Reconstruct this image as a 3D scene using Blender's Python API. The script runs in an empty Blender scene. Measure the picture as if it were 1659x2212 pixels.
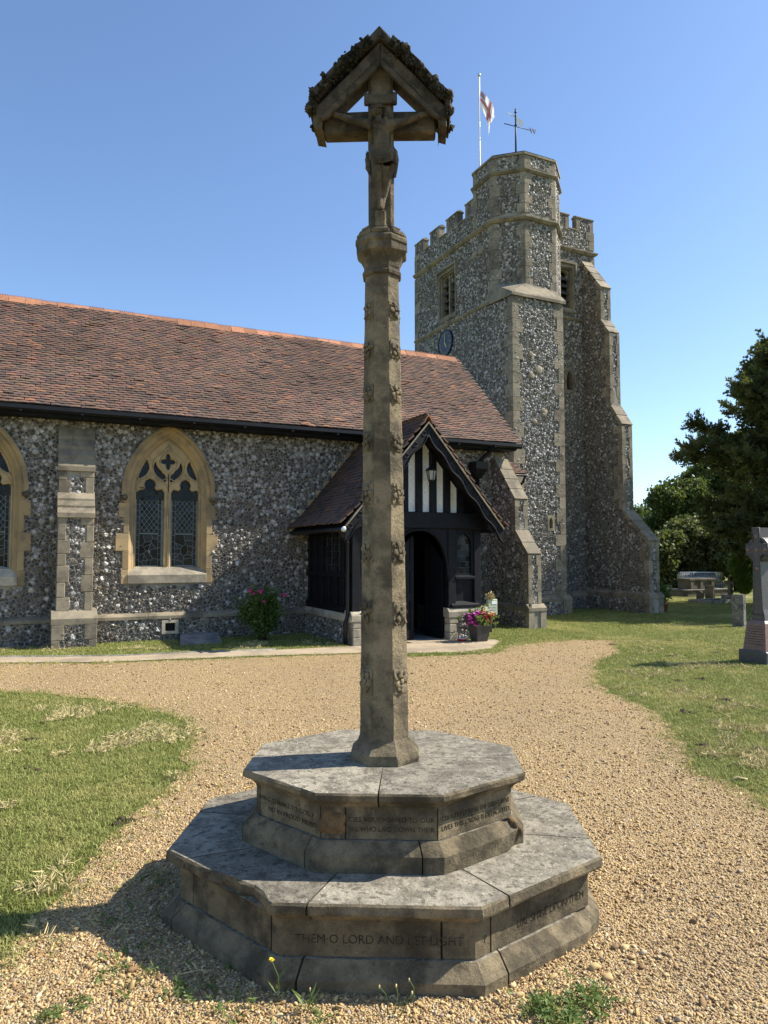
import bpy, bmesh, math, random
import numpy as np
from mathutils import Vector, Matrix, Euler, noise as mnoise
from mathutils.geometry import tessellate_polygon, delaunay_2d_cdt
R = math.radians; PI = math.pi
rnd = random.Random(7); nr = np.random.default_rng(7)
sc = bpy.context.scene; COL = sc.collection

# ------------------------------------------------------------------ camera, sky, sun, exposure
F = 1560.; CX = 829.5; CY = 1106.; EYE = 1.6            # photograph measured at 1659 x 2212
YAW = math.atan2(1560, 3207); PIT = math.atan(89/1560)  # X runs along the nave wall, Y into the church
cam = bpy.data.cameras.new('camera'); camo = bpy.data.objects.new('camera', cam); COL.objects.link(camo)
camo.location = (0, 0, EYE); camo.rotation_euler = (PI/2 + PIT, 0, -YAW)
cam.sensor_fit = 'VERTICAL'; cam.sensor_height = 36.; cam.lens = F/2212*36; cam.clip_start = .05; cam.clip_end = 2000
sc.camera = camo
SUN_EL = R(43.5); SUN_AZ = R(-15)                          # towards the sun, from +X
w = bpy.data.worlds.new('World'); sc.world = w; w.use_nodes = True
wt = w.node_tree; bg = wt.nodes['Background']; sky = wt.nodes.new('ShaderNodeTexSky'); sky.sky_type = 'NISHITA'
sky.sun_disc = False; sky.sun_elevation = SUN_EL; sky.sun_rotation = PI/2 - SUN_AZ
sky.altitude = 0; sky.air_density = 1.0; sky.dust_density = .5; sky.ozone_density = 2.0
tn = wt.nodes.new('ShaderNodeMix'); tn.data_type = 'RGBA'; tn.blend_type = 'MULTIPLY'; tn.inputs[0].default_value = 1; tn.inputs[7].default_value = (.9, .98, 1.08, 1)
wt.links.new(sky.outputs[0], tn.inputs[6]); wt.links.new(tn.outputs[2], bg.inputs[0]); bg.inputs[1].default_value = .112
sl = bpy.data.lights.new('sun', 'SUN'); sl.energy = 5.0; sl.angle = R(.53); sl.color = (1, .93, .82)
so = bpy.data.objects.new('sun', sl); COL.objects.link(so)
sd = Vector((math.cos(SUN_EL)*math.cos(SUN_AZ), math.cos(SUN_EL)*math.sin(SUN_AZ), math.sin(SUN_EL)))
so.rotation_euler = sd.to_track_quat('Z', 'Y').to_euler(); so.location = (20, -5, 20)
sc.view_settings.view_transform = 'Standard'; sc.view_settings.look = 'None'
sc.view_settings.exposure = 0.85; sc.view_settings.gamma = 1; sc.view_settings.use_curve_mapping = False

# ------------------------------------------------------------------ pixel -> place
_fw = np.array([math.sin(YAW)*math.cos(PIT), math.cos(YAW)*math.cos(PIT), math.sin(PIT)])
_rt = np.array([math.cos(YAW), -math.sin(YAW), 0]); _up = np.cross(_rt, _fw); _c = np.array([0, 0, EYE])
def ray(x, y): return _fw + _rt*(x-CX)/F - _up*(y-CY)/F
def G(x, y, z=0.): d = ray(x, y); return _c + d*((z-EYE)/d[2])      # on level ground
def WY(x, y, Y): d = ray(x, y); return _c + d*(Y/d[1])              # on a wall Y = const
def WX(x, y, X): d = ray(x, y); return _c + d*(X/d[0])
def DEP(x, y, z): return _c + ray(x, y)*z
def depth(p): return float((np.array(p)-_c) @ _fw)
def inview(p, m=60):
    q = np.array(p)-_c; z = q @ _fw
    if z < .3: return False
    return -m < CX+F*(q @ _rt)/z < 1659+m and -m < CY-F*(q @ _up)/z < 2212+m
def sstep(t): t = min(1, max(0, t)); return t*t*(3-2*t)
def tz(x, y): return -.1*sstep((x-9.2)/3.)*sstep((y-9.)/4.)       # the ground falls a little to the tower

# ------------------------------------------------------------------ object helpers
def tag(o, label=None, cat=None, group=None, kind=None):
    if label: o['label'] = label
    if cat: o['category'] = cat
    if group: o['group'] = group
    if kind: o['kind'] = kind
    return o
BASE = {}
def thing(name, label, cat, loc=(0, 0, 0), rz=0, group=None):
    o = bpy.data.objects.new(name, None); COL.objects.link(o); o.empty_display_size = .2
    o.location = loc; o.rotation_euler = (0, 0, rz); tag(o, label, cat, group)
    BASE[o.name] = Matrix.LocRotScale(Vector(loc), Euler((0, 0, rz)), None).inverted()
    return o
def root(o):
    while o.parent: o = o.parent
    return o
def link(name, me, parent=None, m=None, world=True):
    """world=True: the mesh is in world coordinates and goes under the thing's base frame"""
    if m is not None and not me.materials: me.materials.append(m)
    o = bpy.data.objects.new(name, me); COL.objects.link(o)
    if parent:
        if world:
            r = root(parent)
            if r.name in BASE: me.transform(BASE[r.name])
        o.parent = parent
    return o
class MB:
    def __init__(s): s.v = []; s.f = []; s.sm = []; s.c = []
    def add(s, v, f, smooth=False, col=None, M=None):
        n = len(s.v)
        s.v += [tuple(M @ Vector(p)) for p in v] if M is not None else [tuple(p) for p in v]
        s.f += [tuple(i+n for i in q) for q in f]; s.sm += [smooth]*len(f); s.c += [col]*len(f)
        return s
    def box(s, a, b, bev=0., M=None, col=None, jit=0.):
        x0, y0, z0 = [min(a[i], b[i]) for i in range(3)]; x1, y1, z1 = [max(a[i], b[i]) for i in range(3)]
        if bev <= 0:
            v = [(x0,y0,z0),(x1,y0,z0),(x1,y1,z0),(x0,y1,z0),(x0,y0,z1),(x1,y0,z1),(x1,y1,z1),(x0,y1,z1)]
            f = [(0,3,2,1),(4,5,6,7),(0,1,5,4),(1,2,6,5),(2,3,7,6),(3,0,4,7)]
        else:
            b_ = min(bev, (x1-x0)*.45, (y1-y0)*.45, (z1-z0)*.45); v = []; idx = {}
            for sx in (0, 1):
                for sy in (0, 1):
                    for sz in (0, 1):
                        p = [(x0, x1)[sx], (y0, y1)[sy], (z0, z1)[sz]]; d = [(1, -1)[sx], (1, -1)[sy], (1, -1)[sz]]
                        for ax in range(3):
                            q = [p[i]+(0 if i == ax else d[i]*b_) for i in range(3)]
                            if jit: q = [t+rnd.uniform(-jit, jit) for t in q]
                            idx[sx, sy, sz, ax] = len(v); v.append(q)
            f = []
            for ax in range(3):
                o1, o2 = [i for i in range(3) if i != ax]
                for sgn in (0, 1):
                    ring = []
                    for (p, q) in ((0, 0), (1, 0), (1, 1), (0, 1)):
                        k = [0, 0, 0]; k[ax] = sgn; k[o1] = p; k[o2] = q; ring.append(idx[k[0], k[1], k[2], ax])
                    f.append(tuple(ring if (sgn == 1) != (ax == 1) else ring[::-1]))
                for p in (0, 1):
                    for q in (0, 1):
                        k0 = [0, 0, 0]; k1 = [0, 0, 0]; k0[ax] = 0; k1[ax] = 1
                        k0[o1] = k1[o1] = p; k0[o2] = k1[o2] = q
                        f.append((idx[(*k0, o1)], idx[(*k1, o1)], idx[(*k1, o2)], idx[(*k0, o2)]))
            for sx in (0, 1):
                for sy in (0, 1):
                    for sz in (0, 1): f.append(tuple(idx[sx, sy, sz, i] for i in range(3)))
        return s.add(v, f, False, col, M)
    def prism(s, poly, d0, d1, fr, col=None, smooth=False, bev=0.):
        """poly [(a,b)] in frame fr=(origin, ea, eb, ec), extruded along ec from d0 to d1"""
        n = len(poly); o, ea, eb, ec = [Vector(t) for t in fr]
        P = lambda a, b, c: o+ea*a+eb*b+ec*c
        if bev:
            cx = sum(p[0] for p in poly)/n; cy = sum(p[1] for p in poly)/n; q = []
            for i in range(n):
                a, b, c = Vector(poly[i-1]), Vector(poly[i]), Vector(poly[(i+1) % n])
                t = ((a-b).normalized()+(c-b).normalized())
                if t.length < 1e-4: t = Vector((cx, cy))-b
                t.normalize(); 
                if t.dot(Vector((cx, cy))-b) < 0: t = -t
                q.append(b+t*bev)
            rings = [[P(*p, d0) for p in poly], [P(*p, d1-bev*(1 if d1 > d0 else -1)) for p in poly], [P(*p, d1) for p in q]]
            last = q
        else:
            rings = [[P(*p, d0) for p in poly], [P(*p, d1) for p in poly]]; last = poly
        v = [p for r_ in rings for p in r_]; f = []
        for k in range(len(rings)-1):
            f += [(k*n+i, k*n+(i+1) % n, (k+1)*n+(i+1) % n, (k+1)*n+i) for i in range(n)]
        tri = tessellate_polygon([[Vector((*p, 0)) for p in last]]); m = (len(rings)-1)*n
        f += [tuple(i+m for i in t) for t in tri]
        tri = tessellate_polygon([[Vector((*p, 0)) for p in poly]]); f += [tuple(t) for t in tri]
        return s.add(v, f, smooth, col)
    def plate(s, outer, holes, d0, d1, fr, col=None):
        o, ea, eb, ec = [Vector(t) for t in fr]; loops = [outer]+holes
        pts = [p for l in loops for p in l]; n = len(pts)
        v = [o+ea*a+eb*b+ec*d0 for a, b in pts]+[o+ea*a+eb*b+ec*d1 for a, b in pts]
        tri = tessellate_polygon([[Vector((*p, 0)) for p in l] for l in loops])
        f = [tuple(t) for t in tri]+[tuple(i+n for i in t) for t in tri]; k = 0
        for l in loops:
            m = len(l); f += [(k+i, k+(i+1) % m, n+k+(i+1) % m, n+k+i) for i in range(m)]; k += m
        return s.add(v, f, False, col)
    def tube(s, path, r, n=6, smooth=True, col=None, cap=True):
        path = [Vector(p) for p in path]; rs = r if isinstance(r, (list, tuple)) else [r]*len(path); v = []; f = []
        for i, p in enumerate(path):
            t = (path[min(i+1, len(path)-1)]-path[max(i-1, 0)]).normalized()
            a = t.cross(Vector((0, 0, 1)) if abs(t.z) < .9 else Vector((1, 0, 0))).normalized(); b = t.cross(a)
            v += [p+(a*math.cos(2*PI*k/n)+b*math.sin(2*PI*k/n))*rs[i] for k in range(n)]
        for i in range(len(path)-1):
            f += [(i*n+k, i*n+(k+1) % n, (i+1)*n+(k+1) % n, (i+1)*n+k) for k in range(n)]
        if cap: f += [tuple(range(n))[::-1], tuple((len(path)-1)*n+k for k in range(n))]
        return s.add(v, f, smooth, col)
    def lathe(s, prof, n=8, M=None, rot=None, smooth=False, col=None, cap=True):
        rot = PI/n if rot is None else rot; k = 1/math.cos(PI/n) if not smooth else 1; v = []; f = []
        for r, z in prof: v += [(r*k*math.cos(rot+2*PI*i/n), r*k*math.sin(rot+2*PI*i/n), z) for i in range(n)]
        for j in range(len(prof)-1):
            f += [(j*n+i, j*n+(i+1) % n, (j+1)*n+(i+1) % n, (j+1)*n+i) for i in range(n)]
        if cap: f += [tuple(range(n))[::-1], tuple((len(prof)-1)*n+i for i in range(n))]
        return s.add(v, f, smooth, col, M)
    def blob(s, c, r, seed=0, sub=1, amp=.25, col=None, smooth=True, sq=(1, 1, 1)):
        v, f = ICO[sub]; c = Vector(c)
        q = [c+Vector((p[0]*sq[0], p[1]*sq[1], p[2]*sq[2]))*r*(1+amp*mnoise.noise(Vector(p)*1.7+Vector((seed*3.1, seed*1.7, 0)))*1.6) for p in v]
        return s.add(q, f, smooth, col)
    def mesh(s, name='mesh'):
        me = bpy.data.meshes.new(name); me.from_pydata([tuple(p) for p in s.v], [], s.f)
        me.polygons.foreach_set('use_smooth', s.sm)
        if any(c is not None for c in s.c):
            at = me.attributes.new('fcol', 'FLOAT_COLOR', 'FACE')
            at.data.foreach_set('color', np.array([(*(c or (.5, .5, .5)), 1.) for c in s.c], dtype=np.float32).ravel())
        return me
    def build(s, name, m, parent=None, world=True, **k):
        me = s.mesh(name); me.validate(); bm = bmesh.new(); bm.from_mesh(me); bmesh.ops.recalc_face_normals(bm, faces=bm.faces); bm.to_mesh(me); bm.free()
        return tag(link(name, me, parent, m, world), **k)
def _ico(n):
    bm = bmesh.new(); bmesh.ops.create_icosphere(bm, subdivisions=n, radius=1); bm.verts.ensure_lookup_table()
    r_ = ([tuple(v.co) for v in bm.verts], [tuple(v.index for v in f.verts) for f in bm.faces]); bm.free(); return r_
ICO = {1: _ico(1), 2: _ico(2), 3: _ico(3)}
FR_N = lambda Y: ((0, Y, 0), (1, 0, 0), (0, 0, 1), (0, -1, 0))     # frame on a north wall: a=X, b=Z, c out of the wall
FR_E = lambda X: ((X, 0, 0), (0, 1, 0), (0, 0, 1), (-1, 0, 0))     # frame on an east wall: a=Y, b=Z
def inpoly(pts, poly):
    x, y = pts[:, 0], pts[:, 1]; r_ = np.zeros(len(x), bool); n = len(poly)
    for i in range(n):
        x0, y0 = poly[i-1]; x1, y1 = poly[i]
        c = ((y0 > y) != (y1 > y)); 
        with np.errstate(divide='ignore', invalid='ignore'): r_ ^= c & (x < (x1-x0)*(y-y0)/((y1-y0) if y1 != y0 else 1e-9)+x0)
    return r_
def curve_mesh(c):
    o = bpy.data.objects.new('tmp', c); COL.objects.link(o); dg = bpy.context.evaluated_depsgraph_get()
    me = bpy.data.meshes.new_from_object(o.evaluated_get(dg)); bpy.data.objects.remove(o); return me
def text_mesh(txt, size, width=None, ext=.0008, align='LEFT', ls=1.0, thin=0):
    c = bpy.data.curves.new('txt', 'FONT'); c.body = txt; c.size = size; c.extrude = ext; c.align_x = align; c.space_character = ls; c.resolution_u = 3; c.offset = -.016*size*(thin)
    me = curve_mesh(c)
    if width:
        xs = [v.co.x for v in me.vertices]; k = width/(max(xs)-min(xs)); x0 = min(xs)
        for v in me.vertices: v.co.x = (v.co.x-x0)*k
    me.materials.clear()
    return me

# ------------------------------------------------------------------ materials
class Mat:
    def __init__(s, name):
        s.m = bpy.data.materials.new(name); s.m.use_nodes = True; s.t = s.m.node_tree
        s.b = s.t.nodes['Principled BSDF']; s.out = s.t.nodes['Material Output']
        s.geo = s.n('ShaderNodeNewGeometry'); s.pos = s.geo.outputs['Position']
    def n(s, ty, ins=None, **pr):
        nd = s.t.nodes.new(ty)
        for k, v in pr.items(): setattr(nd, k, v)
        for k, v in (ins or {}).items(): s.set(nd.inputs[k], v)
        return nd
    def set(s, inp, v):
        if hasattr(v, 'is_output') or isinstance(v, bpy.types.NodeSocket): s.t.links.new(v, inp)
        else: inp.default_value = (*v, 1) if isinstance(v, tuple) and len(v) == 3 and inp.type == 'RGBA' else v
    def noise(s, scale, detail=4, rough=.55, vec=None, dist=0.):
        return s.n('ShaderNodeTexNoise', {'Vector': vec or s.pos, 'Scale': scale, 'Detail': detail, 'Roughness': rough, 'Distortion': dist}).outputs[0]
    def ramp(s, f, a, b, lo=0., hi=1.):
        return s.n('ShaderNodeMapRange', {0: f, 1: a, 2: b, 3: lo, 4: hi}, interpolation_type='SMOOTHSTEP').outputs[0]
    def mix(s, f, a, b, mode='MIX'):
        nd = s.n('ShaderNodeMix', data_type='RGBA', blend_type=mode); s.set(nd.inputs[0], f); s.set(nd.inputs[6], a); s.set(nd.inputs[7], b); return nd.outputs[2]
    def math(s, op, a, b=0.): 
        nd = s.n('ShaderNodeMath', operation=op); s.set(nd.inputs[0], a); s.set(nd.inputs[1], b); return nd.outputs[0]
    def bump(s, h, st=.5, dist=.01):
        nd = s.n('ShaderNodeBump', {'Strength': st, 'Distance': dist, 'Height': h}); s.t.links.new(nd.outputs[0], s.b.inputs['Normal'])
    def attr(s, name='fcol'): return s.n('ShaderNodeAttribute', attribute_name=name).outputs[0]
    def rand(s): return s.n('ShaderNodeObjectInfo').outputs['Random']
    def done(s, col, rough=.85, spec=.3, **k):
        s.set(s.b.inputs['Base Color'], col); s.set(s.b.inputs['Roughness'], rough); s.set(s.b.inputs['Specular IOR Level'], spec)
        for a, v in k.items(): s.set(s.b.inputs[a], v)
        return s.m
def vary(M, col, lo=.85, hi=1.15):
    f = M.ramp(M.rand(), 0, 1, lo, hi); nd = M.n('ShaderNodeVectorMath', operation='SCALE'); M.set(nd.inputs[0], col); M.set(nd.inputs[3], f); return nd.outputs[0]
def stone(name, c1, c2, dark=(.08, .07, .055), pale=(.5, .47, .4), s=6., dk=.6, pl=.66, bump=.5, top=None, streak=False):
    M = Mat(name); n1 = M.noise(s, 6, .62); col = M.mix(M.ramp(n1, .35, .65), c1, c2)
    n2 = M.noise(s*2.7, 7, .7); col = M.mix(M.ramp(n2, dk, dk+.13, 0, .85), col, dark); col = M.mix(M.ramp(M.noise(s*16, 6, .75), .5, .72, 0, .55), col, dark)
    n4 = M.noise(s*.6, 5, .65); col = M.mix(M.math('MULTIPLY', M.ramp(n4, .46, .62), .7), col, dark)
    n3 = M.noise(s*6, 5, .6); col = M.mix(M.ramp(n3, pl, pl+.05), col, pale)
    if top:
        nz = M.n('ShaderNodeSeparateXYZ', {0: M.geo.outputs['Normal']}).outputs[2]
        t1 = M.noise(9, 8, .7); t2 = M.noise(34, 6, .65); tc = M.mix(M.ramp(t1, .36, .62), top[0], top[1]); tc = M.mix(M.ramp(t2, .5, .64), tc, top[2])
        tc = M.mix(M.ramp(M.noise(55, 4, .6), .66, .7), tc, (.55, .53, .46))
        col = M.mix(M.ramp(nz, .75, .95), col, tc)
    col = vary(M, col, .82, 1.16); fine = M.noise(s*22, 6, .7)
    M.bump(M.math('ADD', M.math('MULTIPLY', fine, .5), M.noise(s*5, 5, .6)), bump, .012)
    return M.done(col, .9, .2)
def plain(name, col, rough=.6, spec=.4, var=.25, s=12., bump=.15, metal=0.):
    M = Mat(name); n = M.noise(s, 5, .6); c = M.mix(M.ramp(n, .3, .7), tuple(t*(1-var) for t in col), tuple(min(1, t*(1+var)) for t in col))
    if bump: M.bump(M.noise(s*6, 4), bump, .005)
    return M.done(c, rough, spec, **({'Metallic': metal} if metal else {}))

MT = {}
MT['cross'] = stone('weathered_cross_stone', (.25, .2, .122), (.13, .106, .068), (.045, .039, .027), (.36, .33, .27), 8., .59, .685, .9,
                    top=((.17, .152, .115), (.33, .295, .225), (.12, .108, .082)))
MT['cross_mid'] = stone('dark_brown_head_stone', (.165, .132, .082), (.09, .074, .05), (.03, .026, .018), (.28, .26, .2), 10., .56, .7, .9)  # darker brown copy of the cross stone for arms, rafters, scroll and figure
MT['cross_dark'] = stone('mossy_hood_stone', (.11, .092, .06), (.065, .056, .04), (.02, .018, .012), (.2, .19, .14), 12., .5, .7, .9)
MT['ochre'] = stone('ochre_limestone', (.41, .295, .15), (.345, .255, .14), (.2, .16, .1), (.6, .52, .36), 3.5, .68, .75, .2)
MT['buff'] = stone('buff_limestone', (.29, .245, .17), (.22, .19, .14), (.11, .095, .07), (.42, .39, .31), 4., .62, .7, .3)
MT['pale'] = stone('pale_sawn_stone', (.44, .385, .285), (.33, .29, .22), (.2, .18, .14), (.6, .57, .5), 5., .64, .72, .3)
MT['slabstone'] = stone('grey_grave_slab', (.26, .255, .24), (.17, .17, .16), (.09, .09, .085), (.42, .42, .38), 7., .6, .68, .3)
MT['concrete'] = stone('path_concrete', (.36, .29, .2), (.3, .24, .165), (.2, .165, .115), (.5, .45, .36), 2., .68, .75, .2)
MT['mossy'] = plain('dark_moss', (.028, .026, .016), .95, .1, .6, 30, .8)
def _flint():
    M = Mat('flint'); c = M.attr(); n = M.noise(45, 4, .6)
    c2 = M.mix(M.ramp(n, .42, .62), c, M.mix(.5, c, (.16, .15, .14))); n2 = M.noise(110, 3)
    c2 = M.mix(M.ramp(n2, .6, .68, 0, .7), c2, (.5, .48, .44))
    M.bump(M.noise(60, 4, .6), .35, .006); return M.done(c2, M.ramp(n, .3, .7, .45, .8), .22)
MT['flint'] = _flint()
def _mortar():
    M = Mat('flint_mortar'); n = M.noise(3, 6, .65); c = M.mix(M.ramp(n, .35, .68), (.36, .32, .255), (.24, .215, .17)); 
    c = M.mix(M.ramp(M.noise(70, 4), .56, .68), c, (.14, .125, .1)); M.bump(M.noise(80, 6, .7), .8, .01); return M.done(c, .95, .1)
MT['mortar'] = _mortar()
def _tile(name, lich):
    M = Mat(name); c = M.attr(); n = M.noise(26, 5, .6); c = M.mix(M.ramp(n, .35, .7, 0, .55), c, (.075, .055, .048))
    c = M.mix(M.ramp(M.noise(75, 4, .6), lich, lich+.05), c, (.4, .37, .29)); M.bump(M.noise(120, 4), .4, .004); return M.done(c, .85, .25)
MT['tile'] = _tile('roof_tile_clay', .66); MT['tile2'] = _tile('porch_tile_clay', .7)
def _ridge():
    M = Mat('ridge_tile_clay'); n = M.noise(14, 5); c = M.mix(M.ramp(n, .35, .7), (.42, .19, .1), (.33, .155, .09)); c = M.mix(M.ramp(M.noise(38, 5), .6, .68), c, (.12, .08, .06))
    c = vary(M, c, .7, 1.15); M.bump(M.noise(80, 4), .3, .005); return M.done(c, .85, .25)
MT['ridge'] = _ridge()
MT['timber'] = plain('black_painted_timber', (.0065, .007, .0095), .6, .2, .4, 9, .25)
MT['iron'] = plain('black_iron', (.008, .008, .01), .45, .3, .3, 9, .1)
MT['plaster'] = plain('white_plaster', (.8, .79, .74), .9, .2, .06, 14, .15)
MT['pargeting'] = plain('grey_pargeting', (.56, .55, .51), .9, .2, .15, 25, .2)
MT['lead'] = plain('lead_came', (.2, .235, .235), .6, .4, .2, 20, .1)
MT['lead2'] = plain('dark_lead', (.07, .075, .075), .6, .3, .2, 20, .1)
MT['dark'] = plain('dark_interior', (.02, .018, .016), .9, .1, .3, 4, 0)  # near-black colour paints in the unlit space behind openings
def _glass(name, c, r):
    M = Mat(name); n = M.noise(5, 3); M.bump(M.noise(22, 2), .12, .01); return M.done(vary(M, M.mix(M.ramp(n, .4, .65), c, tuple(t*1.9 for t in c)), .6, 1.5), r, .16)
MT['glass'] = _glass('window_glass', (.008, .011, .013), .1); MT['stained'] = _glass('stained_glass', (.016, .016, .014), .15)
def _letter():
    M = Mat('worn_incised_letter'); c = M.mix(M.ramp(M.noise(26, 6, .7), .45, .68), (.036, .03, .02), (.1, .083, .055)); return M.done(c, .95, .1)
MT['letter'] = _letter()
MT['white'] = plain('white_paint', (.8, .8, .78), .4, .4, .05, 8, .05)
MT['steel'] = plain('galvanised_steel', (.55, .57, .58), .35, .5, .1, 12, .05, .85)
MT['gold'] = plain('gilding', (.5, .36, .1), .3, .5, .15, 20, .1, .6)
MT['clock'] = plain('clock_blue', (.018, .03, .052), .4, .4, .2, 5, .05)
MT['ragstone'] = stone('old_tomb_stone', (.15, .13, .09), (.1, .087, .062), (.04, .037, .028), (.25, .23, .18), 3., .58, .7, .5)
MT['headstone'] = stone('mottled_headstone', (.24, .23, .2), (.16, .15, .13), (.06, .057, .05), (.45, .43, .38), 6., .55, .6, .3)
def _granite(name, a, b, c, rough=.35):
    M = Mat(name); v = M.n('ShaderNodeTexVoronoi', {'Vector': M.pos, 'Scale': 160.}).outputs['Color']
    f = M.n('ShaderNodeSeparateColor', {0: v}).outputs[0]; col = M.mix(M.ramp(f, .3, .6), a, b); col = M.mix(M.ramp(f, .82, .9), col, c)
    return M.done(col, rough, .5)
MT['redgranite'] = _granite('red_granite', (.19, .105, .085), (.29, .19, .155), (.07, .05, .045), .45)
MT['greygranite'] = _granite('grey_granite', (.075, .072, .068), (.12, .115, .11), (.03, .03, .03), .45)
def _leaf(name, c1, c2, trans=.35, rough=.5, s=.7):
    M = Mat(name); f = M.math('ADD', M.math('MULTIPLY', M.rand(), .5), M.math('MULTIPLY', M.noise(s, 3), .5))
    col = M.mix(M.ramp(f, .25, .75), c1, c2); m = M.done(col, rough, .3)
    tr = M.n('ShaderNodeBsdfTranslucent', {'Color': M.mix(.5, col, (.12, .16, .02))}); mx = M.n('ShaderNodeMixShader', {0: trans, 1: M.b.outputs[0], 2: tr.outputs[0]})
    M.t.links.new(mx.outputs[0], M.out.inputs[0]); return m
MT['yew'] = _leaf('yew_foliage', (.065, .082, .03), (.16, .17, .06), .45, .5)
MT['oak'] = _leaf('oak_foliage', (.05, .08, .02), (.115, .145, .038), .45, .5)
MT['lime'] = _leaf('pale_tree_foliage', (.05, .085, .025), (.09, .12, .035), .4, .5)
MT['conifer'] = _leaf('conifer_foliage', (.08, .15, .028), (.13, .2, .04), .4, .6)
MT['roseleaf'] = _leaf('rose_foliage', (.06, .12, .025), (.13, .2, .05), .45, .4, 6)
MT['weedleaf'] = _leaf('weed_foliage', (.1, .17, .04), (.2, .26, .075), .4, .5, 6)
MT['bark'] = plain('bark', (.06, .045, .032), .95, .1, .4, 8, .8)
MT['pink'] = plain('pink_petal', (.62, .07, .28), .6, .2, .3, 60, .1); MT['red'] = plain('red_petal', (.65, .06, .09), .6, .2, .3, 60, .1)
MT['magenta'] = plain('magenta_petal', (.5, .06, .38), .6, .2, .3, 60, .1); MT['orange'] = plain('orange_petal', (.7, .28, .1), .6, .2, .3, 60, .1)
MT['yellow'] = plain('yellow_petal', (.75, .6, .03), .6, .2, .2, 60, .1)
MT['planter'] = plain('grey_plastic_planter', (.055, .05, .048), .5, .4, .2, 10, .1)
MT['terracotta'] = plain('terracotta', (.3, .12, .06), .85, .2, .25, 14, .2)
MT['redbowl'] = plain('red_enamel', (.55, .02, .02), .3, .5, .1, 10, 0)
MT['greenwood'] = plain('pale_green_board', (.42, .47, .33), .6, .3, .1, 12, .1); MT['soil'] = plain('dark_soil', (.06, .045, .03), .95, .1, .5, 30, .8)
MT['straw'] = plain('dry_straw', (.52, .43, .22), .9, .1, .35, 40, .2)
def _ground(name, gravel):
    M = Mat(name)
    if gravel:
        v = M.n('ShaderNodeTexVoronoi', {'Vector': M.pos, 'Scale': 115., 'Randomness': 1.}); f = M.n('ShaderNodeSeparateColor', {0: v.outputs['Color']})
        c = M.mix(f.outputs[0], (.48, .34, .158), (.34, .235, .11)); c = M.mix(M.ramp(f.outputs[1], .78, .88), c, (.52, .42, .26)); c = M.mix(M.ramp(f.outputs[2], .84, .92), c, (.22, .15, .1))
        n = M.noise(.8, 5, .6); c = M.mix(M.ramp(n, .4, .7, 0, .35), c, (.3, .23, .14))
        c = M.mix(M.ramp(v.outputs['Distance'], .5, .9, 0, .6), c, (.15, .1, .06))  # dark cell edges paint the shade between stones into the sheet
        M.bump(M.math('MULTIPLY', v.outputs['Distance'], -1.), .9, .012); return M.done(c, .9, .2)
    n = M.noise(.55, 5, .6); n2 = M.noise(3.2, 5, .65); f = M.math('ADD', M.math('MULTIPLY', n, .62), M.math('MULTIPLY', n2, .38))
    c = M.mix(M.ramp(f, .46, .64), (.15, .18, .045), (.33, .29, .12)); c = M.mix(M.ramp(M.noise(22, 5, .7), .45, .7, 0, .6), c, (.07, .06, .03))
    M.bump(M.noise(40, 6, .7), 1, .03); return M.done(c, .95, .1)
MT['lawn'] = _ground('lawn_soil', False); MT['gravelsheet'] = _ground('gravel_sheet', True)
def _pebble():
    M = Mat('gravel_pebble'); r = M.rand(); n = M.n('ShaderNodeTexNoise', {'Vector': M.pos, 'Scale': 90., 'Detail': 3.}).outputs[0]
    cr = M.n('ShaderNodeValToRGB', {0: r}); e = cr.color_ramp.elements; e[0].position = 0; e[0].color = (.17, .1, .055, 1); e[1].position = 1; e[1].color = (.7, .58, .38, 1)
    for p, c in ((.12, (.22, .125, .052)), (.32, (.42, .28, .115)), (.6, (.55, .39, .175)), (.84, (.67, .51, .265)), (.92, (.24, .205, .165))): q = e.new(p); q.color = (*c, 1)
    c = M.mix(M.ramp(n, .3, .7, 0, .3), cr.outputs[0], (.3, .21, .12)); c = M.mix(M.ramp(M.noise(.75, 4, .6), .45, .68, 0, .45), c, (.27, .185, .1)); return M.done(c, .75, .3)
MT['pebble'] = _pebble()
def _grass():
    M = Mat('grass_blade'); n = M.noise(.55, 5, .6); n2 = M.noise(3.2, 5, .65); f = M.math('ADD', M.math('MULTIPLY', n, .62), M.math('MULTIPLY', n2, .38))
    g = M.mix(M.rand(), (.19, .225, .05), (.35, .36, .12)); d = M.mix(M.rand(), (.55, .47, .2), (.4, .39, .14))
    k = M.math('ADD', M.ramp(f, .47, .64, 0, .75), M.ramp(M.rand(), .6, 1., 0, .25)); col = M.mix(k, g, d); m = M.done(col, .6, .2)
    tr = M.n('ShaderNodeBsdfTranslucent', {'Color': col}); mx = M.n('ShaderNodeMixShader', {0: .3, 1: M.b.outputs[0], 2: tr.outputs[0]})
    M.t.links.new(mx.outputs[0], M.out.inputs[0]); return m
MT['grass'] = _grass()

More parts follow.
